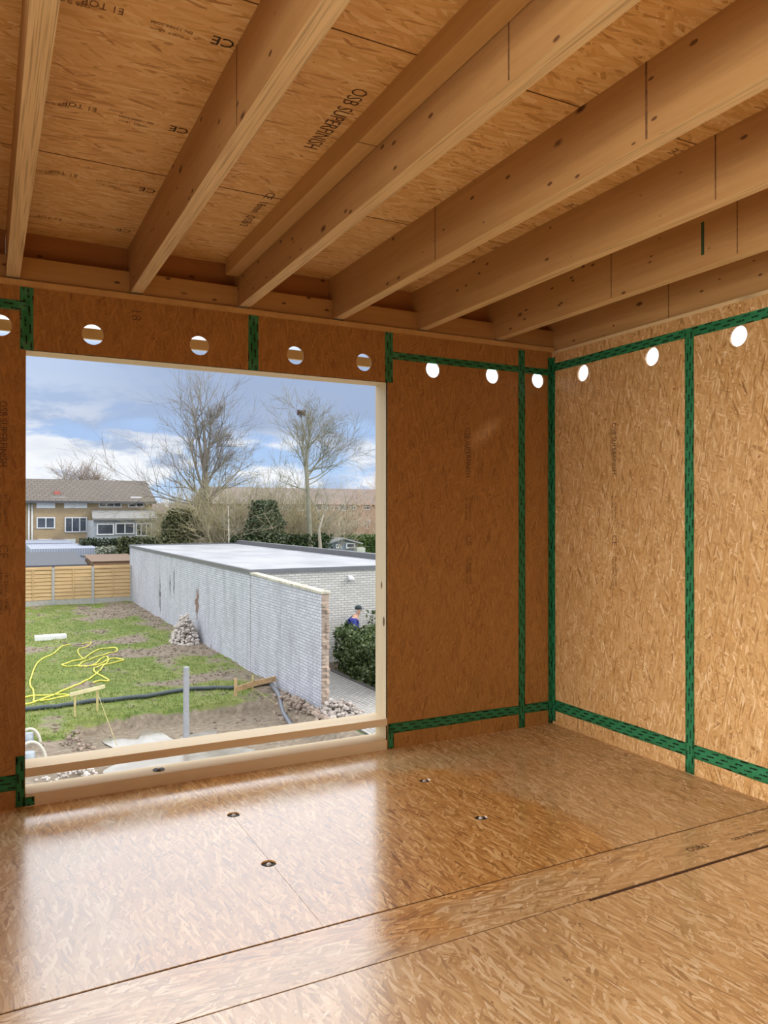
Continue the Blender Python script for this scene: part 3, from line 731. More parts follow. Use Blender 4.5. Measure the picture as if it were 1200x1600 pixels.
# ------------------------------------------------------------------ person behind the hedge
def skin(name, verts, edges, mat, parent, sub=2, root=0):
    me = bpy.data.meshes.new(name); me.from_pydata([v[:3] for v in verts], edges, []); o = bpy.data.objects.new(name, me); COL.objects.link(o)
    md = o.modifiers.new('skin', 'SKIN'); md.use_smooth_shade = True
    for i, v in enumerate(verts):
        r = v[3]; me.skin_vertices[0].data[i].radius = (r, v[4] if len(v) > 4 else r)
    me.skin_vertices[0].data[root].use_root = True
    s = o.modifiers.new('sub', 'SUBSURF'); s.levels = s.render_levels = sub
    dg = bpy.context.evaluated_depsgraph_get(); dg.update()
    m2_ = bpy.data.meshes.new_from_object(o.evaluated_get(dg)); bpy.data.objects.remove(o)
    m2_.name = name; m2_.materials.clear(); m2_.materials.append(mat)
    o = bpy.data.objects.new(name, m2_); COL.objects.link(o)
    for p_ in m2_.polygons: p_.use_smooth = True
    if parent: o.parent = parent
    return o
pc = ony(550, 960, 21.25)
per = thing('person', 'person in dark cap and blue jacket, facing right behind the laurel hedge', 'person', None, (pc.x, 21.25, GND + .02))
skinm = plain('skin_tone', (.60, .34, .24), .5, .06)
# local frame: +x is where the person faces; feet at z=0
B = [(0, 0, .95, .13, .16), (.02, 0, 1.12, .12, .15), (.05, 0, 1.30, .13, .18), (.10, 0, 1.45, .09, .13), (.15, 0, 1.53, .055), (.19, 0, 1.60, .085, .075), (.205, 0, 1.69, .092, .078), (.19, 0, 1.755, .07, .065),
     (0, .10, .90, .085), (.02, .11, .50, .06), (-.03, .11, .09, .04), (.10, .12, .035, .035), (.18, .12, .03, .025),
     (0, -.10, .90, .085), (.09, -.11, .50, .06), (.05, -.11, .09, .04), (.17, -.12, .035, .035), (.25, -.12, .03, .025),
     (.07, .19, 1.42, .06), (.06, .24, 1.15, .045), (.24, .20, .98, .035), (.31, .18, .95, .028),
     (.07, -.19, 1.42, .06), (.08, -.24, 1.15, .045), (.27, -.20, 1.02, .035), (.34, -.18, 1.00, .028)]
E_ = [(0, 1), (1, 2), (2, 3), (3, 4), (4, 5), (5, 6), (6, 7), (0, 8), (8, 9), (9, 10), (10, 11), (11, 12), (0, 13), (13, 14), (14, 15), (15, 16), (16, 17), (3, 18), (18, 19), (19, 20), (20, 21), (3, 22), (22, 23), (23, 24), (24, 25)]
body = skin('body', B, E_, skinm, per)
jk = [(v[0], v[1], v[2], v[3] * 1.25 + .022, (v[4] if len(v) > 4 else v[3]) * 1.25 + .022) for v in B]
jk[3] = (.10, 0, 1.47, .14, .17)
jk[2] = (.04, 0, 1.32, .19, .23)
jacket = skin('jacket', [jk[i] for i in (0, 1, 2, 3, 18, 19, 20, 22, 23, 24)], [(0, 1), (1, 2), (2, 3), (3, 4), (4, 5), (5, 6), (3, 7), (7, 8), (8, 9)], plain('blue_cloth', (.045, .055, .27), .8, .2), per)
trs = skin('trousers', [(0, 0, .93, .15, .18)] + [jk[i] for i in (8, 9, 10, 13, 14, 15)], [(0, 1), (1, 2), (2, 3), (0, 4), (4, 5), (5, 6)], plain('dark_trousers', (.03, .035, .05), .8), per)
for s in (1, -1):
    for i, (a, dz) in enumerate(((-.02, 0), (0, .0), (.02, -.004), (.038, -.01))):
        hx, hz = (.33, .95) if s > 0 else (.36, 1.0); hy = s * .18
        MB().tube([(hx, hy + a * .9, hz), (hx + .04, hy + a, hz - .01 + dz), (hx + .065, hy + a, hz - .035 + dz), (hx + .06, hy + a, hz - .06)], [.009, .009, .008, .006], 6).build('finger', skinm, per)
    MB().tube([(hx - .01, hy - s * .03, hz + .01), (hx + .02, hy - s * .05, hz), (hx + .05, hy - s * .045, hz - .02)], [.010, .009, .007], 6).build('thumb', skinm, per)
mb = MB(); mb.tube([(.285, 0, 1.675), (.312, 0, 1.655), (.285, 0, 1.645)], [.008, .016, .008], 8); mb.build('nose', skinm, per)
for s in (1, -1):
    MB().blob((.19, s * .082, 1.665), .028, 2, 0, (.6, .35, 1), smooth=True).build('ear', skinm, per)
    MB().blob((.278, s * .03, 1.685), .011, 1, 0, smooth=True).build('eye', M['gap'], per)
    MB().blob((.08 if s > 0 else .15, s * .115, .045), .075, 2, 0, (1.9, .65, .6), smooth=True).build('shoe', bpy.data.materials['dark_trousers'], per)
MB().box((.272, -.025, 1.605), (.290, .025, 1.612)).build('mouth', plain('lips', (.42, .16, .13)), per)
mb = MB(); mb.blob((.155, 0, 1.66), .088, 2, .04, (.8, .95, .8), smooth=True); mb.build('hair', plain('grey_hair', (.55, .53, .50), .9), per)
mb = MB()
prof = [(.115, 0), (.116, .03), (.105, .07), (.075, .098), (.03, .112), (.004, .114)]
mb.tube([(.195, 0, 1.715 + h) for r, h in prof], [r * .95 for r, h in prof], 20)
mb.prism([(.28, -.07, 1.715), (.36, -.05, 1.700), (.385, 0, 1.698), (.36, .05, 1.700), (.28, .07, 1.715)], (0, 0, .012))
mb.build('cap', plain('dark_green_cap', (.025, .04, .045), .8), per)
mb = MB(); mb.box((-.20, -.14, 1.02), (-.07, .14, 1.36)); bag = mb.build('shoulder_bag', plain('olive_bag', (.05, .08, .04), .9, .4, 20), None, bevel=.03)
tag(bag, 'dark olive bag on the back of the person behind the hedge', 'bag'); bag.location = (pc.x, 21.25, GND + .02); bag.rotation_euler.z = -.5
for s_ in (1, -1): MB().tube([(-.10, s_ * .11, 1.34), (0, s_ * .12, 1.50), (.14, s_ * .12, 1.46), (.19, s_ * .12, 1.30), (.12, s_ * .14, 1.15)], .014, 6).build('strap', bpy.data.materials['olive_bag'], bag)
per.rotation_euler.z = -.5

# ------------------------------------------------------------------ fence
FY = 42.55
t = thing('wooden_fence', 'light timber slat fence between grey concrete posts at the end of the garden', 'fence', None, (4, FY, GND))
fx = [-2.6, -.7, 1.2, 3.09, 4.99, 6.93]
m = MT('fence_boards', .7, .3); x, y, z = m.sep(m.pos)
zz = m.math('FRACT', m.math('MULTIPLY', m.math('SUBTRACT', z, GND), 1 / .19))
c = m.ramp(m.noise(m.map(m.pos, scale=(1.2, 4, 14)), 1., 3, .6), [(.3, (.50, .32, .15)), (.7, (.64, .45, .24))]); m.color(c)
slat = m.m
for i in range(len(fx) - 1):
    a, b_ = fx[i] + .06, fx[i + 1] - .06
    mb = MB(); mb.box((a, FY + .02, GND + .28), (b_, FY + .03, -1.25)); z = GND + .28
    while z < -1.3:
        mb.hexa([(a, FY - .035, z), (b_, FY - .035, z), (b_, FY + .02, z), (a, FY + .02, z), (a, FY - .005, z + .165), (b_, FY - .005, z + .165), (b_, FY + .02, z + .165), (a, FY + .02, z + .165)]); z += .19
    mb.box((a, FY - .045, -1.31), (b_, FY + .03, -1.23)); mb.box(((a + b_) / 2 - .03, FY - .05, GND + .28), ((a + b_) / 2 + .03, FY + .02, -1.24))
    mb.build('fence_panel', slat, t)
    MB().box((a, FY - .02, GND - .1), (b_, FY + .03, GND + .28)).build('gravel_board', plain('concrete_board', (.42, .40, .36), .8), t)
for i, x in enumerate(fx): MB().box((x - .06, FY - .06, GND - .1), (x + .06, FY + .06, -1.24 + (.04 if i else 0))).build('fence_post', plain('concrete_post', (.40, .40, .40), .8), t)
rebase(t)
# sheds just beyond the fence
def shed(name, label, cat, u0, v0, u1, v1, Y, depth, roofm, wallm, slope=.0, thick=.12, zoff=0):
    a = ony(u0, v0, Y); b_ = ony(u1, v1, Y)
    t = thing(name, label, cat, None, (a.x, Y, GND))
    z = (a.z + b_.z) / 2 + zoff
    MB().box((a.x + .1, Y + .1, GND - .1), (b_.x - .1, Y + depth, z - thick)).build('shed_walls', wallm, t)
    MB().hexa([(a.x, Y, z - thick), (b_.x, Y, z - thick), (b_.x, Y + depth, z - thick + slope), (a.x, Y + depth, z - thick + slope), (a.x, Y, z), (b_.x, Y, z), (b_.x, Y + depth, z + slope), (a.x, Y + depth, z + slope)]).build('shed_roof', roofm, t)
    rebase(t)
corr = MT('corrugated_pale_grey', .5, .4); x, y, z = corr.sep(corr.pos)
cw = corr.math('SINE', corr.math('MULTIPLY', x, 42.)); corr.color(corr.ramp(corr.math('ADD', corr.math('MULTIPLY', cw, .5), .5), [(0, (.30, .33, .42)), (1, (.44, .47, .56))])); corr.bump(cw, .03, .6)
wl = plain('pale_shed_wall', (.40, .42, .50), .7); dkr = plain('dark_felt_roof', (.10, .105, .12), .8)
shed('garden_shed', 'low shed with dark felt roof right behind the fence', 'shed', -60, 884, 137, 884, 44.2, 6.5, dkr, wl, .42)
shed('metal_shed', 'pale grey metal shed with ribbed roof edge behind the dark felt roof', 'shed', 48, 857, 153, 857, 53, 6, corr.m, wl, .1, .50)
shed('metal_shed', 'second ribbed pale shed roof further back at the left window edge', 'shed', -40, 849, 113, 849, 60, 5, corr.m, wl, .1, .35)
shed('lean_to', 'brown low roof between the fence and the outbuilding corner', 'shed', 143, 881, 217, 872, 44.6, 4, plain('rust_brown_roof', (.20, .13, .085), .8), plain('brown_board_wall', (.28, .17, .10), .8), .2, .02)
b = ony(140, 868, 52.5)
hedge('flowering_hedge', 'dark hedge with pale flowering shrubs in front, left of the outbuilding', 5.9, 9.6, 56, 58, GND, ony(160, 845, 56).z, 5000, .16, ((.02, .035, .015), (.06, .075, .03)))
t = thing('flowering_shrub', 'pale flowering shrub row before the dark hedge', 'shrub', None, (8, 52, GND))
mb = MB()
a, b_ = ony(150, 862, 52), ony(192, 858, 52)
for k in range(1500): leaf(mb, (rnd.uniform(a.x, b_.x), 52 + rnd.uniform(-.4, .4), GND + (a.z + .3 - GND) * rnd.random() ** .6), .15)
mb.build('foliage', leafmat('pale_blossom', (.12, .17, .07), (.55, .52, .45)), t); rebase(t)

# ------------------------------------------------------------------ garden gear
# batter boards
def stake(p, h, w=.045, lean=(0, 0)):
    return MB().hexa([(p[0] - w / 2, p[1] - w / 2, p[2] - .1), (p[0] + w / 2, p[1] - w / 2, p[2] - .1), (p[0] + w / 2, p[1] + w / 2, p[2] - .1), (p[0] - w / 2, p[1] + w / 2, p[2] - .1)] +
                     [(p[0] - w / 2 + lean[0], p[1] - w / 2 + lean[1], p[2] + h), (p[0] + w / 2 + lean[0], p[1] - w / 2 + lean[1], p[2] + h), (p[0] + w / 2 + lean[0], p[1] + w / 2 + lean[1], p[2] + h), (p[0] - w / 2 + lean[0], p[1] + w / 2 + lean[1], p[2] + h)])
ywood = plain('yellow_pine', (.60, .50, .22), .6, .15, 8); owood = plain('orange_pine', (.62, .40, .20), .6, .2, 8)
a = onz(117, 1120); b_ = onz(152, 1112); hT = .56
t = thing('batter_board', 'pale board nailed level on two stakes at the left corner of the pit', 'batter board', 'batter boards around the pit', a)
stake(a, hT).build('stake', ywood, t); stake(b_, hT).build('stake', ywood, t)
d_ = (b_ - a); d_.z = 0; d_.normalize(); n_ = Vector((d_.y, -d_.x, 0)) * .03
q0 = a - d_ * .15; q1 = b_ + d_ * .16
mb = MB(); za, zb = a.z + hT - .06, a.z + hT + .06
mb.hexa([(q0 + n_).to_tuple()[:2] + (za,), (q1 + n_).to_tuple()[:2] + (za + .03,), (q1 + n_ * 2.2).to_tuple()[:2] + (za + .03,), (q0 + n_ * 2.2).to_tuple()[:2] + (za,),
         (q0 + n_).to_tuple()[:2] + (zb - .04,), (q1 + n_).to_tuple()[:2] + (zb - .01,), (q1 + n_ * 2.2).to_tuple()[:2] + (zb - .01,), (q0 + n_ * 2.2).to_tuple()[:2] + (zb - .04,)])
mb.build('level_board', plain('pale_yellow_board', (.70, .62, .36), .6), t); rebase(t)
a = onz(368, 1089); b_ = onz(395, 1080); c_ = onz(428, 1072)
t = thing('batter_board', 'orange-brown board on stakes at the right end of the pit, touching the white wall', 'batter board', 'batter boards around the pit', a)
stake(a, .46, .06).build('stake', owood, t); stake(b_, .42, .04).build('stake', ywood, t)
for p0, p1, z0, mt_ in ((a, b_, .13, owood), (b_, c_, .13, owood)):
    d_ = (p1 - p0).normalized(); n_ = Vector((d_.y, -d_.x, 0)) * .035
    A, Bq = p0 - d_ * .05, p1 + d_ * .02
    mb = MB(); pts = [A + n_ * .6, Bq + n_ * .6, Bq + n_ * 1.5, A + n_ * 1.5]
    mb.hexa([(v.x, v.y, v.z + z0) for v in pts] + [(v.x, v.y, v.z + z0 + .14) for v in pts]); mb.build('level_board', mt_, t)
rebase(t)
p = onz(291, 1135)
t = tag(MB().box((p.x - .055, p.y - .055, GND - .5), (p.x + .055, p.y + .055, ony(291, 1042, p.y).z)).build('concrete_post', plain('grey_post', (.36, .37, .39), .7), None, bevel=.008), 'square grey post standing upright in the pit', 'post')
# black pipe across the lawn
def lay(pts, dz, r, mat, name, label, cat, n=8, group=None):
    P_ = []
    raw = [onz(*p) for p in pts]
    for i in range(len(raw) - 1):
        for k in range(6):
            q0, q1 = raw[max(i - 1, 0)], raw[i]; q2 = raw[i + 1]; q3 = raw[min(i + 2, len(raw) - 1)]; s = k / 6
            v = .5 * ((2 * q1) + (q2 - q0) * s + (2 * q0 - 5 * q1 + 4 * q2 - q3) * s * s + (3 * q1 - q0 - 3 * q2 + q3) * s ** 3); P_.append(v)
    P_.append(raw[-1])
    P_ = [(v.x, v.y, gh(v.x, v.y) + dz) for v in P_]
    return tag(MB().tube(P_, r, n).build(name, mat), label, cat, group)
lay([(30, 1112), (120, 1104), (200, 1094), (285, 1082), (360, 1078), (422, 1070)], .06, .055, plain('black_pipe', (.06, .075, .08), .35), 'drain_pipe', 'long black drain pipe lying across the lawn behind the pit', 'pipe')
lay([(424, 1074), (440, 1096), (460, 1126)], .09, .055, plain('dark_grey_pipe', (.17, .18, .21), .35), 'drain_pipe', 'grey drain pipe running down along the foot of the white wall', 'pipe')
yh = plain('yellow_rubber', (.75, .68, .10), .5, .08)
lay([(30, 1104), (70, 1092), (110, 1076), (150, 1055), (163, 1040), (185, 1036), (193, 1033), (175, 1031), (150, 1040), (122, 1042), (100, 1041), (100, 1037), (128, 1030), (150, 1018), (178, 1014), (182, 1018), (160, 1024), (130, 1035), (122, 1043), (145, 1040), (165, 1027), (168, 1036), (148, 1045), (150, 1053), (165, 1060), (170, 1065), (158, 1064), (145, 1068)], .02, .024, yh, 'garden_hose', 'yellow hose lying in tangled loops on the lawn', 'hose', 6)
lay([(30, 1094), (60, 1087), (110, 1088), (58, 1096), (53, 1091), (52, 1080), (47, 1066), (60, 1035), (85, 1022), (98, 1011), (110, 1008)], .02, .022, yh, 'garden_hose', 'yellow hose end curving up the left side of the lawn', 'hose', 6)
lay([(128, 1007), (142, 1004), (138, 1010), (122, 1018), (126, 1026), (132, 1029)], .02, .020, yh, 'garden_hose', 'short wavy yellow hose piece above the tangled loops', 'hose', 6)
p0, p1 = onz(54, 999), onz(106, 1000); zt = gh(p0.x, p0.y) + .02
tag(MB().box((p0.x, p0.y - .35, zt - .05), (p1.x, p0.y + .15, zt + .12)).build('foam_board', plain('white_foam', (.80, .80, .80), .7, .05), None, bevel=.01), 'white rectangular foam board lying on the grass', 'board')
wht = plain('cream_conduit', (.62, .58, .48), .5)
for (u, v, s, l) in ((46, 1165, .20, 'cream conduit loop standing up at the left window edge, upper one'), (48, 1196, .26, 'cream conduit loop standing up behind the rail at the left window edge')):
    c_ = onz(u, v); pts = [c_ + Vector((s * math.cos(a), .05 * math.sin(a), -.1 + s * 1.6 * math.sin(a) + .1)) for a in [PI * k / 14 for k in range(15)]]
    tag(MB().tube(pts, .03, 8).build('conduit', wht), l, 'conduit')
    ci = c_ + Vector((-.02, .1, -.2)); tag(MB().tube([ci, ci + Vector((.0, 0, .30)), ci + Vector((.0, .0, .42))], [.11, .11, .10], 14).build('pipe_stub', plain('grey_plastic', (.38, .42, .46), .4)), 'grey pipe stub inside the ' + ('upper' if s < .22 else 'lower') + ' cream conduit loop', 'pipe')
def string(a, b_, label): tag(MB().tube([a, (Vector(a) + Vector(b_)) / 2 - Vector((0, 0, .01)), b_], .007, 4).build('string_line', ywood), label, 'string')
a = onz(152, 1112) + Vector((0, 0, .45)); string(a, onz(183, 1165, GND - .2), 'thin yellow builder string slanting from the left batter board into the pit')
a = onz(395, 1080) + Vector((0, 0, .1)); string(a, onz(432, 1100, GND - .1), 'thin yellow builder string from the right batter board down to the pipe')

# ------------------------------------------------------------------ houses far behind
glass = plain('dark_glass', (.07, .08, .10), .12, .3, 1.2); white = plain('white_frame', (.72, .73, .75), .5); shut = plain('white_shutter', (.84, .86, .88), .5, .04)
rooft = MT('grey_brown_tiles', .8, .2); x, y, z = rooft.sep(rooft.pos)
rb = rooft.n('ShaderNodeTexBrick', Vector=rooft.comb(x, y, 0.), Scale=1., Mortar_Size=.05, Brick_Width=.45, Row_Height=.5); rooft.set(rb.inputs['Color1'], (.155, .13, .11)); rooft.set(rb.inputs['Color2'], (.175, .15, .125)); rooft.set(rb.inputs['Mortar'], (.12, .10, .085)); rooft.color(rb.outputs['Color'])
HY = 66.0
t = thing('terraced_house', 'beige brick terraced houses with grey tiled roof at the far left', 'house', None, (5, HY, GND))
hx0, hx1, ze, ridge = -14, 12.45, 2.66, 70.6
beige = brickmat('beige_brick', 'y', (.44, .32, .18), (.42, .33, .22), dirt=False)
MB().box((hx0, HY, GND - .1), (hx1, HY + 9.2, ze)).build('house_wall', beige, t)
zr = EYE + (ony(200, 751, ridge).z - EYE)
mb = MB(); mb.prism([(hx0, HY - .5, ze - .05), (hx0, ridge, zr), (hx0, HY + 9.7, ze - .05), (hx0, HY + 9.7, ze - .3), (hx0, HY - .5, ze - .2)], (hx1 - hx0 + .25, 0, 0)); mb.build('roof', rooft.m, t)
MB().box((hx0, HY - .62, ze - .22), (hx1, HY - .5, ze - .05)).build('gutter', plain('dark_gutter', (.08, .08, .09)), t)
def win_(u0, v0, u1, v1, Y, kind, parent, panes=2):
    a = ony(u0, v1, Y); b_ = ony(u1, v0, Y)
    if kind == 'shutter':
        f = MB().box((a.x, Y - .08, a.z), (b_.x, Y + .05, b_.z)).build('rolled_shutter', shut, parent); return f
    mb = MB(); w = .09; mb.box((a.x, Y - .08, a.z), (a.x + w, Y + .02, b_.z)); mb.box((b_.x - w, Y - .08, a.z), (b_.x, Y + .02, b_.z)); mb.box((a.x + w, Y - .08, b_.z - w), (b_.x - w, Y + .02, b_.z)); mb.box((a.x + w, Y - .08, a.z), (b_.x - w, Y + .02, a.z + w))
    for k in range(1, panes):
        xx = a.x + (b_.x - a.x) * k / panes; mb.box((xx - .04, Y - .08, a.z + w), (xx + .04, Y + .02, b_.z - w))
    f = mb.build('window_frame', white, parent); MB().box((a.x + .02, Y - .03, a.z + .02), (b_.x - .02, Y + .01, b_.z - .02)).build('pane', glass, f); return f
win_(57, 781, 86, 794, HY, 'shutter', t); win_(100, 781, 136, 794, HY, 'shutter', t)
win_(154, 783, 190, 793, HY, 'w', t, 3); win_(200, 784, 225, 793, HY, 'w', t, 2)
win_(57, 808, 86, 826, HY, 'w', t, 2); win_(101, 808, 136, 832, HY, 'w', t, 3)
win_(59, 842, 81, 850, HY, 'shutter', t); win_(100, 842, 118, 852, HY, 'shutter', t); win_(10, 808, 38, 826, HY, 'w', t, 2)
for u in (45, 50): a = ony(u, 783, HY); MB().tube([(a.x, HY - .1, ze - .2), (a.x, HY - .1, GND)], .06, 8).build('downpipe', white, t)
c_ = ony(89, 778, 67.2); MB().box((c_.x - .22, 67.0, c_.z - .3), (c_.x + .22, 67.4, c_.z + .55)).build('chimney', plain('red_flue', (.50, .14, .11)), t)
c_ = ony(92, 779, 66.6); MB().box((c_.x - .6, 66.3, c_.z - .1), (c_.x + .5, 67.0, c_.z + .12)).build('roof_vent', white, t)
c_ = ony(212, 779, 66.6); MB().box((c_.x - .45, 66.3, c_.z - .1), (c_.x + .45, 67.0, c_.z + .15)).build('roof_vent', white, t)
# rear extension with pent roof and glazed wall
a = ony(146, 812, 61.5); b_ = ony(240, 812, 61.5); e0 = ony(143, 798, HY); 
mb = MB(); mb.hexa([(a.x - .1, 61.2, a.z - .05), (b_.x + .3, 61.2, a.z - .05), (b_.x + .9, HY, e0.z - .05), (e0.x, HY, e0.z - .05), (a.x - .1, 61.2, a.z + .1), (b_.x + .3, 61.2, a.z + .1), (b_.x + .9, HY, e0.z + .1), (e0.x, HY, e0.z + .1)])
mb.build('extension_roof', plain('grey_slate', (.22, .215, .20), .7), t)
MB().box((a.x, 61.5, GND - .1), (b_.x + .2, HY - .01, a.z - .06)).build('extension_wall', plain('pale_grey_render', (.42, .44, .47), .7), t)
win_(151, 818, 178, 836, 61.48, 'w', t, 1); win_(180, 817, 210, 835, 61.48, 'w', t, 2); win_(212, 817, 237, 838, 61.48, 'w', t, 3)
rebase(t)
# long house row to the right
HY2 = 84.0
t = thing('house_row', 'long row of brick houses with brown roof behind the bare trees', 'house', None, (30, HY2, GND))
a = ony(318, 760, HY2 + 5); b_ = ony(640, 768, HY2 + 5); e = ony(500, 787, HY2)
x0, x1 = a.x, b_.x + 6
pk = brickmat('pink_brown_brick', 'y', (.40, .25, .18), (.36, .26, .20), dirt=False)
MB().box((x0, HY2, GND - .1), (x1, HY2 + 10, e.z)).build('house_wall', pk, t)
rm2 = plain('brown_tiles', (.20, .155, .13), .8, .15, .6)
mb = MB(); mb.prism([(x0 - .3, HY2 - .5, e.z - .1), (x0 - .3, HY2 + 5, a.z), (x0 - .3, HY2 + 10.5, e.z - .1)], (x1 - x0 + .6, 0, 0)); mb.build('roof', rm2, t)
for (u0, u1, v0, v1) in ((440, 456, 790, 797), (463, 478, 790, 798), (494, 512, 790, 798), (515, 530, 791, 797), (530, 545, 790, 798), (553, 560, 813, 826), (568, 578, 812, 826), (548, 556, 791, 797), (566, 578, 791, 797)): win_(u0, v0, u1, v1, HY2, 'w', t, 2)
rebase(t)
t = thing('small_house', 'low brown roofed house just right of the beige houses', 'house', None, (14, 72, GND))
a = ony(236, 786, 72); b_ = ony(300, 786, 72)
MB().box((a.x, 72, GND - .1), (b_.x, 78, a.z - .9)).build('house_wall', plain('grey_brown_wall', (.27, .24, .20)), t)
MB().prism([(a.x - .2, 71.6, a.z - 1.0), (a.x - .2, 75, a.z + .05), (a.x - .2, 78.4, a.z - 1.0)], (b_.x - a.x + .4, 0, 0)).build('roof', rm2, t)
MB().box((a.x + 1.6, 73.8, a.z - .5), (a.x + 2.0, 74.3, a.z + .45)).build('chimney', white, t); rebase(t)
# summerhouse
SY = 48
a = ony(512, 862, SY); b_ = ony(556, 862, SY); tp = ony(534, 848, SY); zr = ony(540, 841, SY).z
t = thing('summerhouse', 'small blue-grey summerhouse with white-framed windows behind the outbuilding roof', 'shed', None, (a.x, SY, GND))
sg = plain('blue_grey_boards', (.27, .30, .38), .7); 
mx = (a.x + b_.x) / 2
MB().prism([(a.x, SY, GND - .1), (b_.x, SY, GND - .1), (b_.x, SY, tp.z), (mx, SY, zr - .1), (a.x, SY, tp.z)], (0, 2.6, 0)).build('cabin_wall', sg, t)
mb = MB(); mb.hexa([(a.x - .3, SY - .35, tp.z - .12), (mx, SY - .35, zr - .05), (mx, SY + 2.8, zr - .05), (a.x - .3, SY + 2.8, tp.z - .12), (a.x - .3, SY - .35, tp.z - .04), (mx, SY - .35, zr + .05), (mx, SY + 2.8, zr + .05), (a.x - .3, SY + 2.8, tp.z - .04)])
mb.hexa([(mx, SY - .35, zr - .05), (b_.x + .4, SY - .35, tp.z - .12), (b_.x + .4, SY + 2.8, tp.z - .12), (mx, SY + 2.8, zr - .05), (mx, SY - .35, zr + .05), (b_.x + .4, SY - .35, tp.z - .04), (b_.x + .4, SY + 2.8, tp.z - .04), (mx, SY + 2.8, zr + .05)])
mb.build('roof', plain('pale_grey_felt', (.30, .31, .32), .7), t)
win_(524, 850, 533, 857, SY - .02, 'w', t, 2); win_(540, 848, 554, 857, SY - .02, 'w', t, 1); rebase(t)
a2 = ony(558, 856, SY - 1); b2 = ony(571, 864, SY - 1); tag(MB().box((a2.x, SY - 1, GND), (b2.x, SY - .4, a2.z)).build('garden_box', plain('cream_box', (.50, .50, .44), .7), None, bevel=.03), 'pale cream box standing right of the summerhouse', 'box')

# ------------------------------------------------------------------ trees
def grow(mb, p, d, ln, r, lev, rg, up=.25, kids=(3, 5), twist=.9, nseg=4, rmin=.008, taper=.35, spread=(.35, .9)):
    pts = [p.copy()]; rr = [r]; dd = d.normalized()
    for k in range(nseg):
        dd = (dd + Vector((rg.gauss(0, .10), rg.gauss(0, .10), rg.gauss(0, .08) + up * .18))).normalized()
        p = p + dd * ln / nseg; pts.append(p.copy()); rr.append(max(rmin * .6, r * (1 - (1 - taper) * (k + 1) / nseg)))
    mb.tube(pts, rr, 6 if lev >= 3 else (4 if lev == 2 else 3), cap=False)
    if lev <= 0: return
    for k in range(rg.randint(*kids)):
        s = rg.uniform(.25, 1.0); i = min(nseg - 1, int(s * nseg)); q = pts[i].lerp(pts[i + 1], s * nseg - i)
        ax = Vector((rg.uniform(-1, 1), rg.uniform(-1, 1), rg.uniform(-.3, .3))).normalized()
        nd = (Matrix.Rotation(rg.uniform(*spread), 3, ax) @ dd).normalized()
        grow(mb, q, nd, ln * rg.uniform(.5, .8), max(rmin, rr[i] * rg.uniform(.45, .7)), lev - 1, rg, up, kids, twist, max(2, nseg - 1), rmin, taper, spread)
def barktree(name, label, cat, base, trunk, limbs, mat, mat2, seed, lev=3, rmin=.009, kids=(4, 6), up=.3, group=None):
    """trunk: list of (x,z) offsets with radius; limbs: (height index, direction, length, radius)"""
    rg = random.Random(seed); t = thing(name, label, cat, group, base); base = Vector(base)
    tp = [base + Vector(v[:3]) for v in trunk]; MB().tube([tp[0] - Vector((0, 0, .1))] + tp, [trunk[0][3]] + [v[3] for v in trunk], 9).build('trunk', mat, t)
    mb = MB()
    for (f, d, ln, r) in limbs:
        i = min(len(tp) - 2, int(f)); p = tp[i].lerp(tp[i + 1], f - i); grow(mb, p, Vector(d), ln, r, lev, rg, up, kids, rmin=rmin)
    mb.build('branches', mat2, t); rebase(t); return t
bk = plain('grey_bark', (.23, .20, .165), .9, .25, 3); bk2 = plain('twig_bark', (.26, .23, .19), .9, .2, 3)
c = ony(320, 805, 54); zt = ony(320, 640, 54).z - GND
tr = [(0, 0, 0, .34), (0, 0, 3, .30), (.05, 0, 5.4, .28), (0, 0, 7.2, .22), (.05, 0, 9.0, .14), (-.08, 0, 11, .07), (-.05, 0, zt - .4, .015)]
lim = []
rg = random.Random(3)
for k in range(22):
    f = rg.uniform(1.8, 5.4); a = rg.uniform(0, 2 * PI); el = rg.uniform(.5, 1.2) if f > 2.6 else rg.uniform(.15, .6)
    h = f; lim.append((f, (math.cos(a), math.sin(a), el), (3.5 - f * .48) * rg.uniform(.75, 1.05), .075 - .010 * f))
lim += [(2.1, (-1, .1, .85), 3.1, .10), (2.4, (-.5, 0, 1.1), 3.8, .12), (2.0, (-1, -.1, .12), 5.0, .07), (1.9, (-1, .2, .05), 4.3, .06), (2.1, (1, .1, .8), 3.4, .09), (2.6, (.7, 0, 1), 3.6, .09), (2.0, (1, -.2, .5), 3.4, .06), (3.0, (-.16, 0, 1), 5.2, .13), (3.0, (.22, .1, 1), 5.0, .12)]
barktree('bare_tree', 'tall broad bare tree rising behind the outbuilding, left of the nest tree', 'tree', (c.x, 54, GND), tr, lim, bk, bk2, 11, 3, .008, (4, 6), .42)
c = ony(482, 805, 47); zt = ony(480, 652, 47).z - GND; bk3 = plain('greenish_bark', (.27, .25, .19), .9, .2, 3)
tr = [(.35, 0, 0, .20), (.15, 0, 2.2, .17), (0, 0, 5.2, .15), (-.10, 0, 6.9, .13), (-.12, 0, 8.6, .085), (.05, 0, 9.8, .05), (.25, 0, zt - .2, .012)]
lim = [(2.9, (-.45, 0, 1), 3.2, .10), (3.1, (.7, .1, .8), 2.6, .07), (3.6, (-.5, .1, 1), 2.7, .06), (3.3, (.9, -.1, .4), 2.4, .05), (3.0, (1, .1, .35), 3.0, .05), (2.6, (-1, .1, .25), 2.4, .04), (4.2, (.5, 0, 1), 2.2, .05), (4.4, (-.3, 0, 1), 2.4, .05), (2.8, (.9, .2, .15), 3.4, .04)]
rg = random.Random(5)
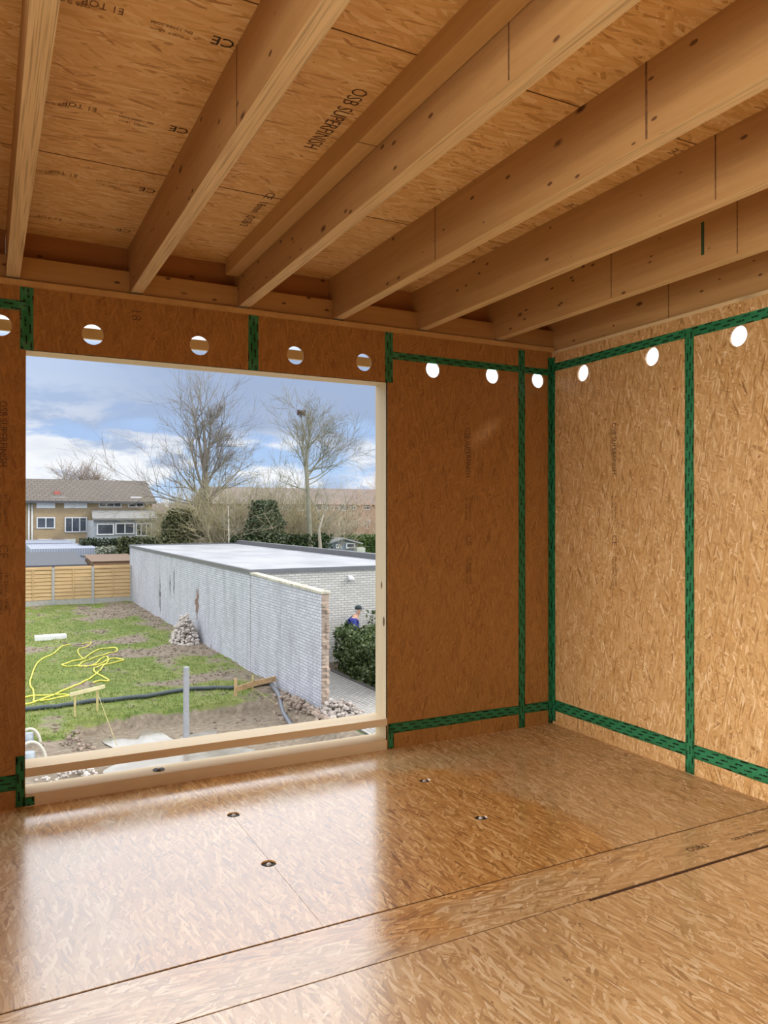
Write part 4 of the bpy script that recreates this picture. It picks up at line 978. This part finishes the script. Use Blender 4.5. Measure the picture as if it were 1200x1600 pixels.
for k in range(12):
    f = rg.uniform(2.8, 5.2); a = rg.uniform(0, 2 * PI); lim.append((f, (math.cos(a), math.sin(a), rg.uniform(.4, 1.2)), rg.uniform(1.3, 2.2), .035))
barktree('nest_tree', 'slender bare tree with a bird nest near its top', 'tree', (c.x, 47, GND), tr, lim, bk3, bk3, 23, 3, .008, (4, 5), .5)
nc = ony(471, 645, 47); mb = MB(); rg = random.Random(2)
for k in range(90):
    a = rg.uniform(0, 6.3); e_ = rg.uniform(-.5, .5); q = nc + Vector((.2 * math.cos(a), .2 * math.sin(a), e_ * .3)); d = Vector((-math.sin(a), math.cos(a), rg.uniform(-.5, .5))) * .2
    mb.tube([q - d, q + d * 1.1], .012, 3)
mb.blob(nc, .17, 2, .1, (1, 1, .7)); tag(mb.build('bird_nest', plain('nest_twigs', (.17, .10, .07), .9)), 'round brown bird nest high in the slender bare tree', 'nest')
mb = MB(); mb.tube([ony(474, 690, 47), nc], [.05, .03], 5).build('nest_branch', bk3, bpy.data.objects['nest_tree']).matrix_parent_inverse = Matrix.Translation(bpy.data.objects['nest_tree'].location).inverted()
# white-stemmed sapling, second leaning trunk
c = ony(357, 845, 45); zt = ony(357, 790, 45).z - GND
barktree('birch_sapling', 'thin pale-stemmed sapling in front of the shrubs', 'tree', (c.x, 45, GND), [(0, 0, 0, .06), (.03, 0, zt * .5, .045), (0, 0, zt, .012)], [(f_ / 10, (math.cos(f_), math.sin(f_), 1), 1.0, .02) for f_ in range(5, 18)], plain('pale_stem', (.52, .49, .40), .8), bk3, 31, 1, .007)
c = ony(505, 862, 46); zt = ony(495, 805, 46).z - GND
barktree('leaning_tree', 'pale leaning trunk right of the nest tree', 'tree', (c.x, 46, GND), [(0, 0, 0, .17), (-.12, 0, 1.5, .14), (-.3, 0, zt * .8, .09), (0, 0, zt, .05)], [(2.5, (-.3, 0, 1), 1.6, .05), (2.7, (.6, 0, 1), 1.8, .05), (2.0, (.9, 0, .5), 1.5, .04)], plain('tan_trunk', (.36, .31, .25), .9), bk3, 37, 2, .008)
# small far trees above the left roof
for i, (u, v) in enumerate(((112, 726), (132, 722), (152, 733))):
    c = ony(u, 805, 92); zt = ony(u, v, 92).z - GND
    tw = bpy.data.materials.get('pinkish_twigs') or plain('pinkish_twigs', (.36, .28, .24), .9)
    barktree('distant_tree', ['leftmost bare treetop over the beige house roof', 'middle and tallest bare treetop over the beige house roof', 'rightmost bare treetop over the beige house roof'][i], 'tree', (c.x, 92, GND), [(0, 0, 0, .2), (0, 0, zt * .45, .15), (0, 0, zt * .85, .03)],
             [(rnd.uniform(.9, 1.7), (rnd.uniform(-.5, .5), rnd.uniform(-.5, .5), 1), 2.3, .05) for k in range(14)], tw, tw, 50 + i, 2, .02, (4, 6), .4, 'bare treetops over the roof')
# twiggy shrubs
sh_c = [plain('olive_twigs', (.40, .35, .20), .9, .3, 2), plain('grey_twigs', (.44, .37, .27), .9, .3, 2), plain('red_twigs', (.55, .36, .26), .9, .3, 2)]
SHL = ['leftmost olive bare shrub of the thicket, beside the small brown roofed house', 'grey bare shrub left of the big bare tree trunk', 'olive bare shrub at the foot of the big bare tree',
       'olive bare shrub just right of the big bare tree', 'grey bare shrub behind the pale-stemmed sapling', 'olive bare shrub just left of the dark green conifer', 'grey bare shrub between the dark conifer and the nest tree',
       'olive bare shrub directly left of the nest tree trunk', 'olive bare shrub behind the nest tree trunk', 'grey bare shrub behind the pale leaning trunk', 'grey bare shrub above the summerhouse',
       'reddish bare shrub above the summerhouse roof, before the brick houses', 'reddish bare shrub at the right window jamb before the brick houses']
SH = [(262, 800, 58, 3, 0), (285, 775, 57, 3.0, 1), (312, 768, 52, 2.6, 0), (340, 765, 50, 2.6, 0), (368, 770, 49, 2.4, 1), (390, 775, 50, 2.2, 0), (432, 775, 50, 2.2, 1), (455, 770, 50, 2.3, 0), (475, 785, 52, 2.4, 0), (505, 778, 50, 2.2, 1), (530, 790, 56, 2.4, 1), (552, 795, 58, 2.2, 2), (578, 785, 58, 2.6, 2)]
for i, (u, v, Y, w, mi) in enumerate(SH):
    c = ony(u, 805, Y); zt = ony(u, v, Y).z - GND; rg = random.Random(100 + i)
    t = thing('bare_shrub', SHL[i], 'shrub', ['olive bare shrubs in the thicket', 'grey bare shrubs in the thicket', 'reddish bare shrubs at the right'][mi], (c.x, Y, GND))
    mb = MB()
    for k in range(11):
        a = rg.uniform(0, 6.28); q = Vector((c.x + rg.gauss(0, w * .22), Y + rg.gauss(0, .6), GND))
        grow(mb, q, Vector((.28 * math.cos(a), .28 * math.sin(a), 1)), zt * rg.uniform(.45, .72), .045, 3, rg, .15, (3, 5), rmin=.013)
    mb.build('branches', sh_c[mi], t); rebase(t)
# evergreens
def conifer(label, u, v0, Y, w, cols, seed, n=9000, name='evergreen_bush'):
    rg = random.Random(seed); c = ony(u, 805, Y); zt = ony(u, v0, Y).z - GND
    t = thing(name, label, 'tree', None, (c.x, Y, GND)); MB().tube([(c.x, Y, GND - .1), (c.x, Y, GND + zt * .9)], [.14, .03], 8).build('trunk', bk, t); mb = MB()
    for k in range(n):
        f = rg.random() ** .7; a = rg.uniform(0, 6.28); rr = w * (1 - f * .75) * (rg.random() ** .35) * (1 + .35 * noise.noise(Vector((math.cos(a) * 1.5, math.sin(a) * 1.5, f * 7 + seed))))
        leaf(mb, (c.x + rr * math.cos(a), Y + rr * math.sin(a), GND + .2 + f * (zt - .2)), .17, rg)
    mb.build('foliage', leafmat('needle_%d' % seed, *cols), t); rebase(t)
conifer('dark green conifer in the middle of the thicket', 412, 783, 47, 2.9, ((.05, .075, .035), (.13, .15, .075)), 61, 5000)
conifer('olive evergreen mound below the big bare tree', 283, 797, 50, 2.9, ((.07, .075, .03), (.17, .17, .075)), 62, 7000, 'evergreen_mound')
hedge('dark_hedge', 'dark green clipped hedge low behind the flat roof', ony(372, 850, 46.5).x, ony(522, 850, 46.5).x, 46.8, 48.2, GND, ony(450, 838, 46.5).z, 6000, .17, ((.02, .04, .012), (.07, .10, .03)))
hedge('bright_hedge', 'bright green hedge at the right window edge beside the summerhouse', ony(560, 850, 49).x, ony(600, 850, 49).x + 1.5, 52, 53.5, GND, ony(575, 838, 52).z, 3500, .17, ((.04, .08, .015), (.12, .19, .04)))
hedge('long_hedge', 'long mossy green hedge in front of the distant houses', ony(210, 845, 60).x, ony(600, 830, 60).x, 62.5, 64, GND, ony(420, 832, 62).z, 7000, .25, ((.07, .085, .035), (.15, .16, .075)))
hedge('tall_hedge', 'broad olive hedge left behind the flat roof', ony(196, 845, 48).x, ony(330, 845, 48).x, 50, 51.2, GND, ony(250, 842, 50).z, 3000, .2, ((.06, .075, .03), (.13, .14, .06)))
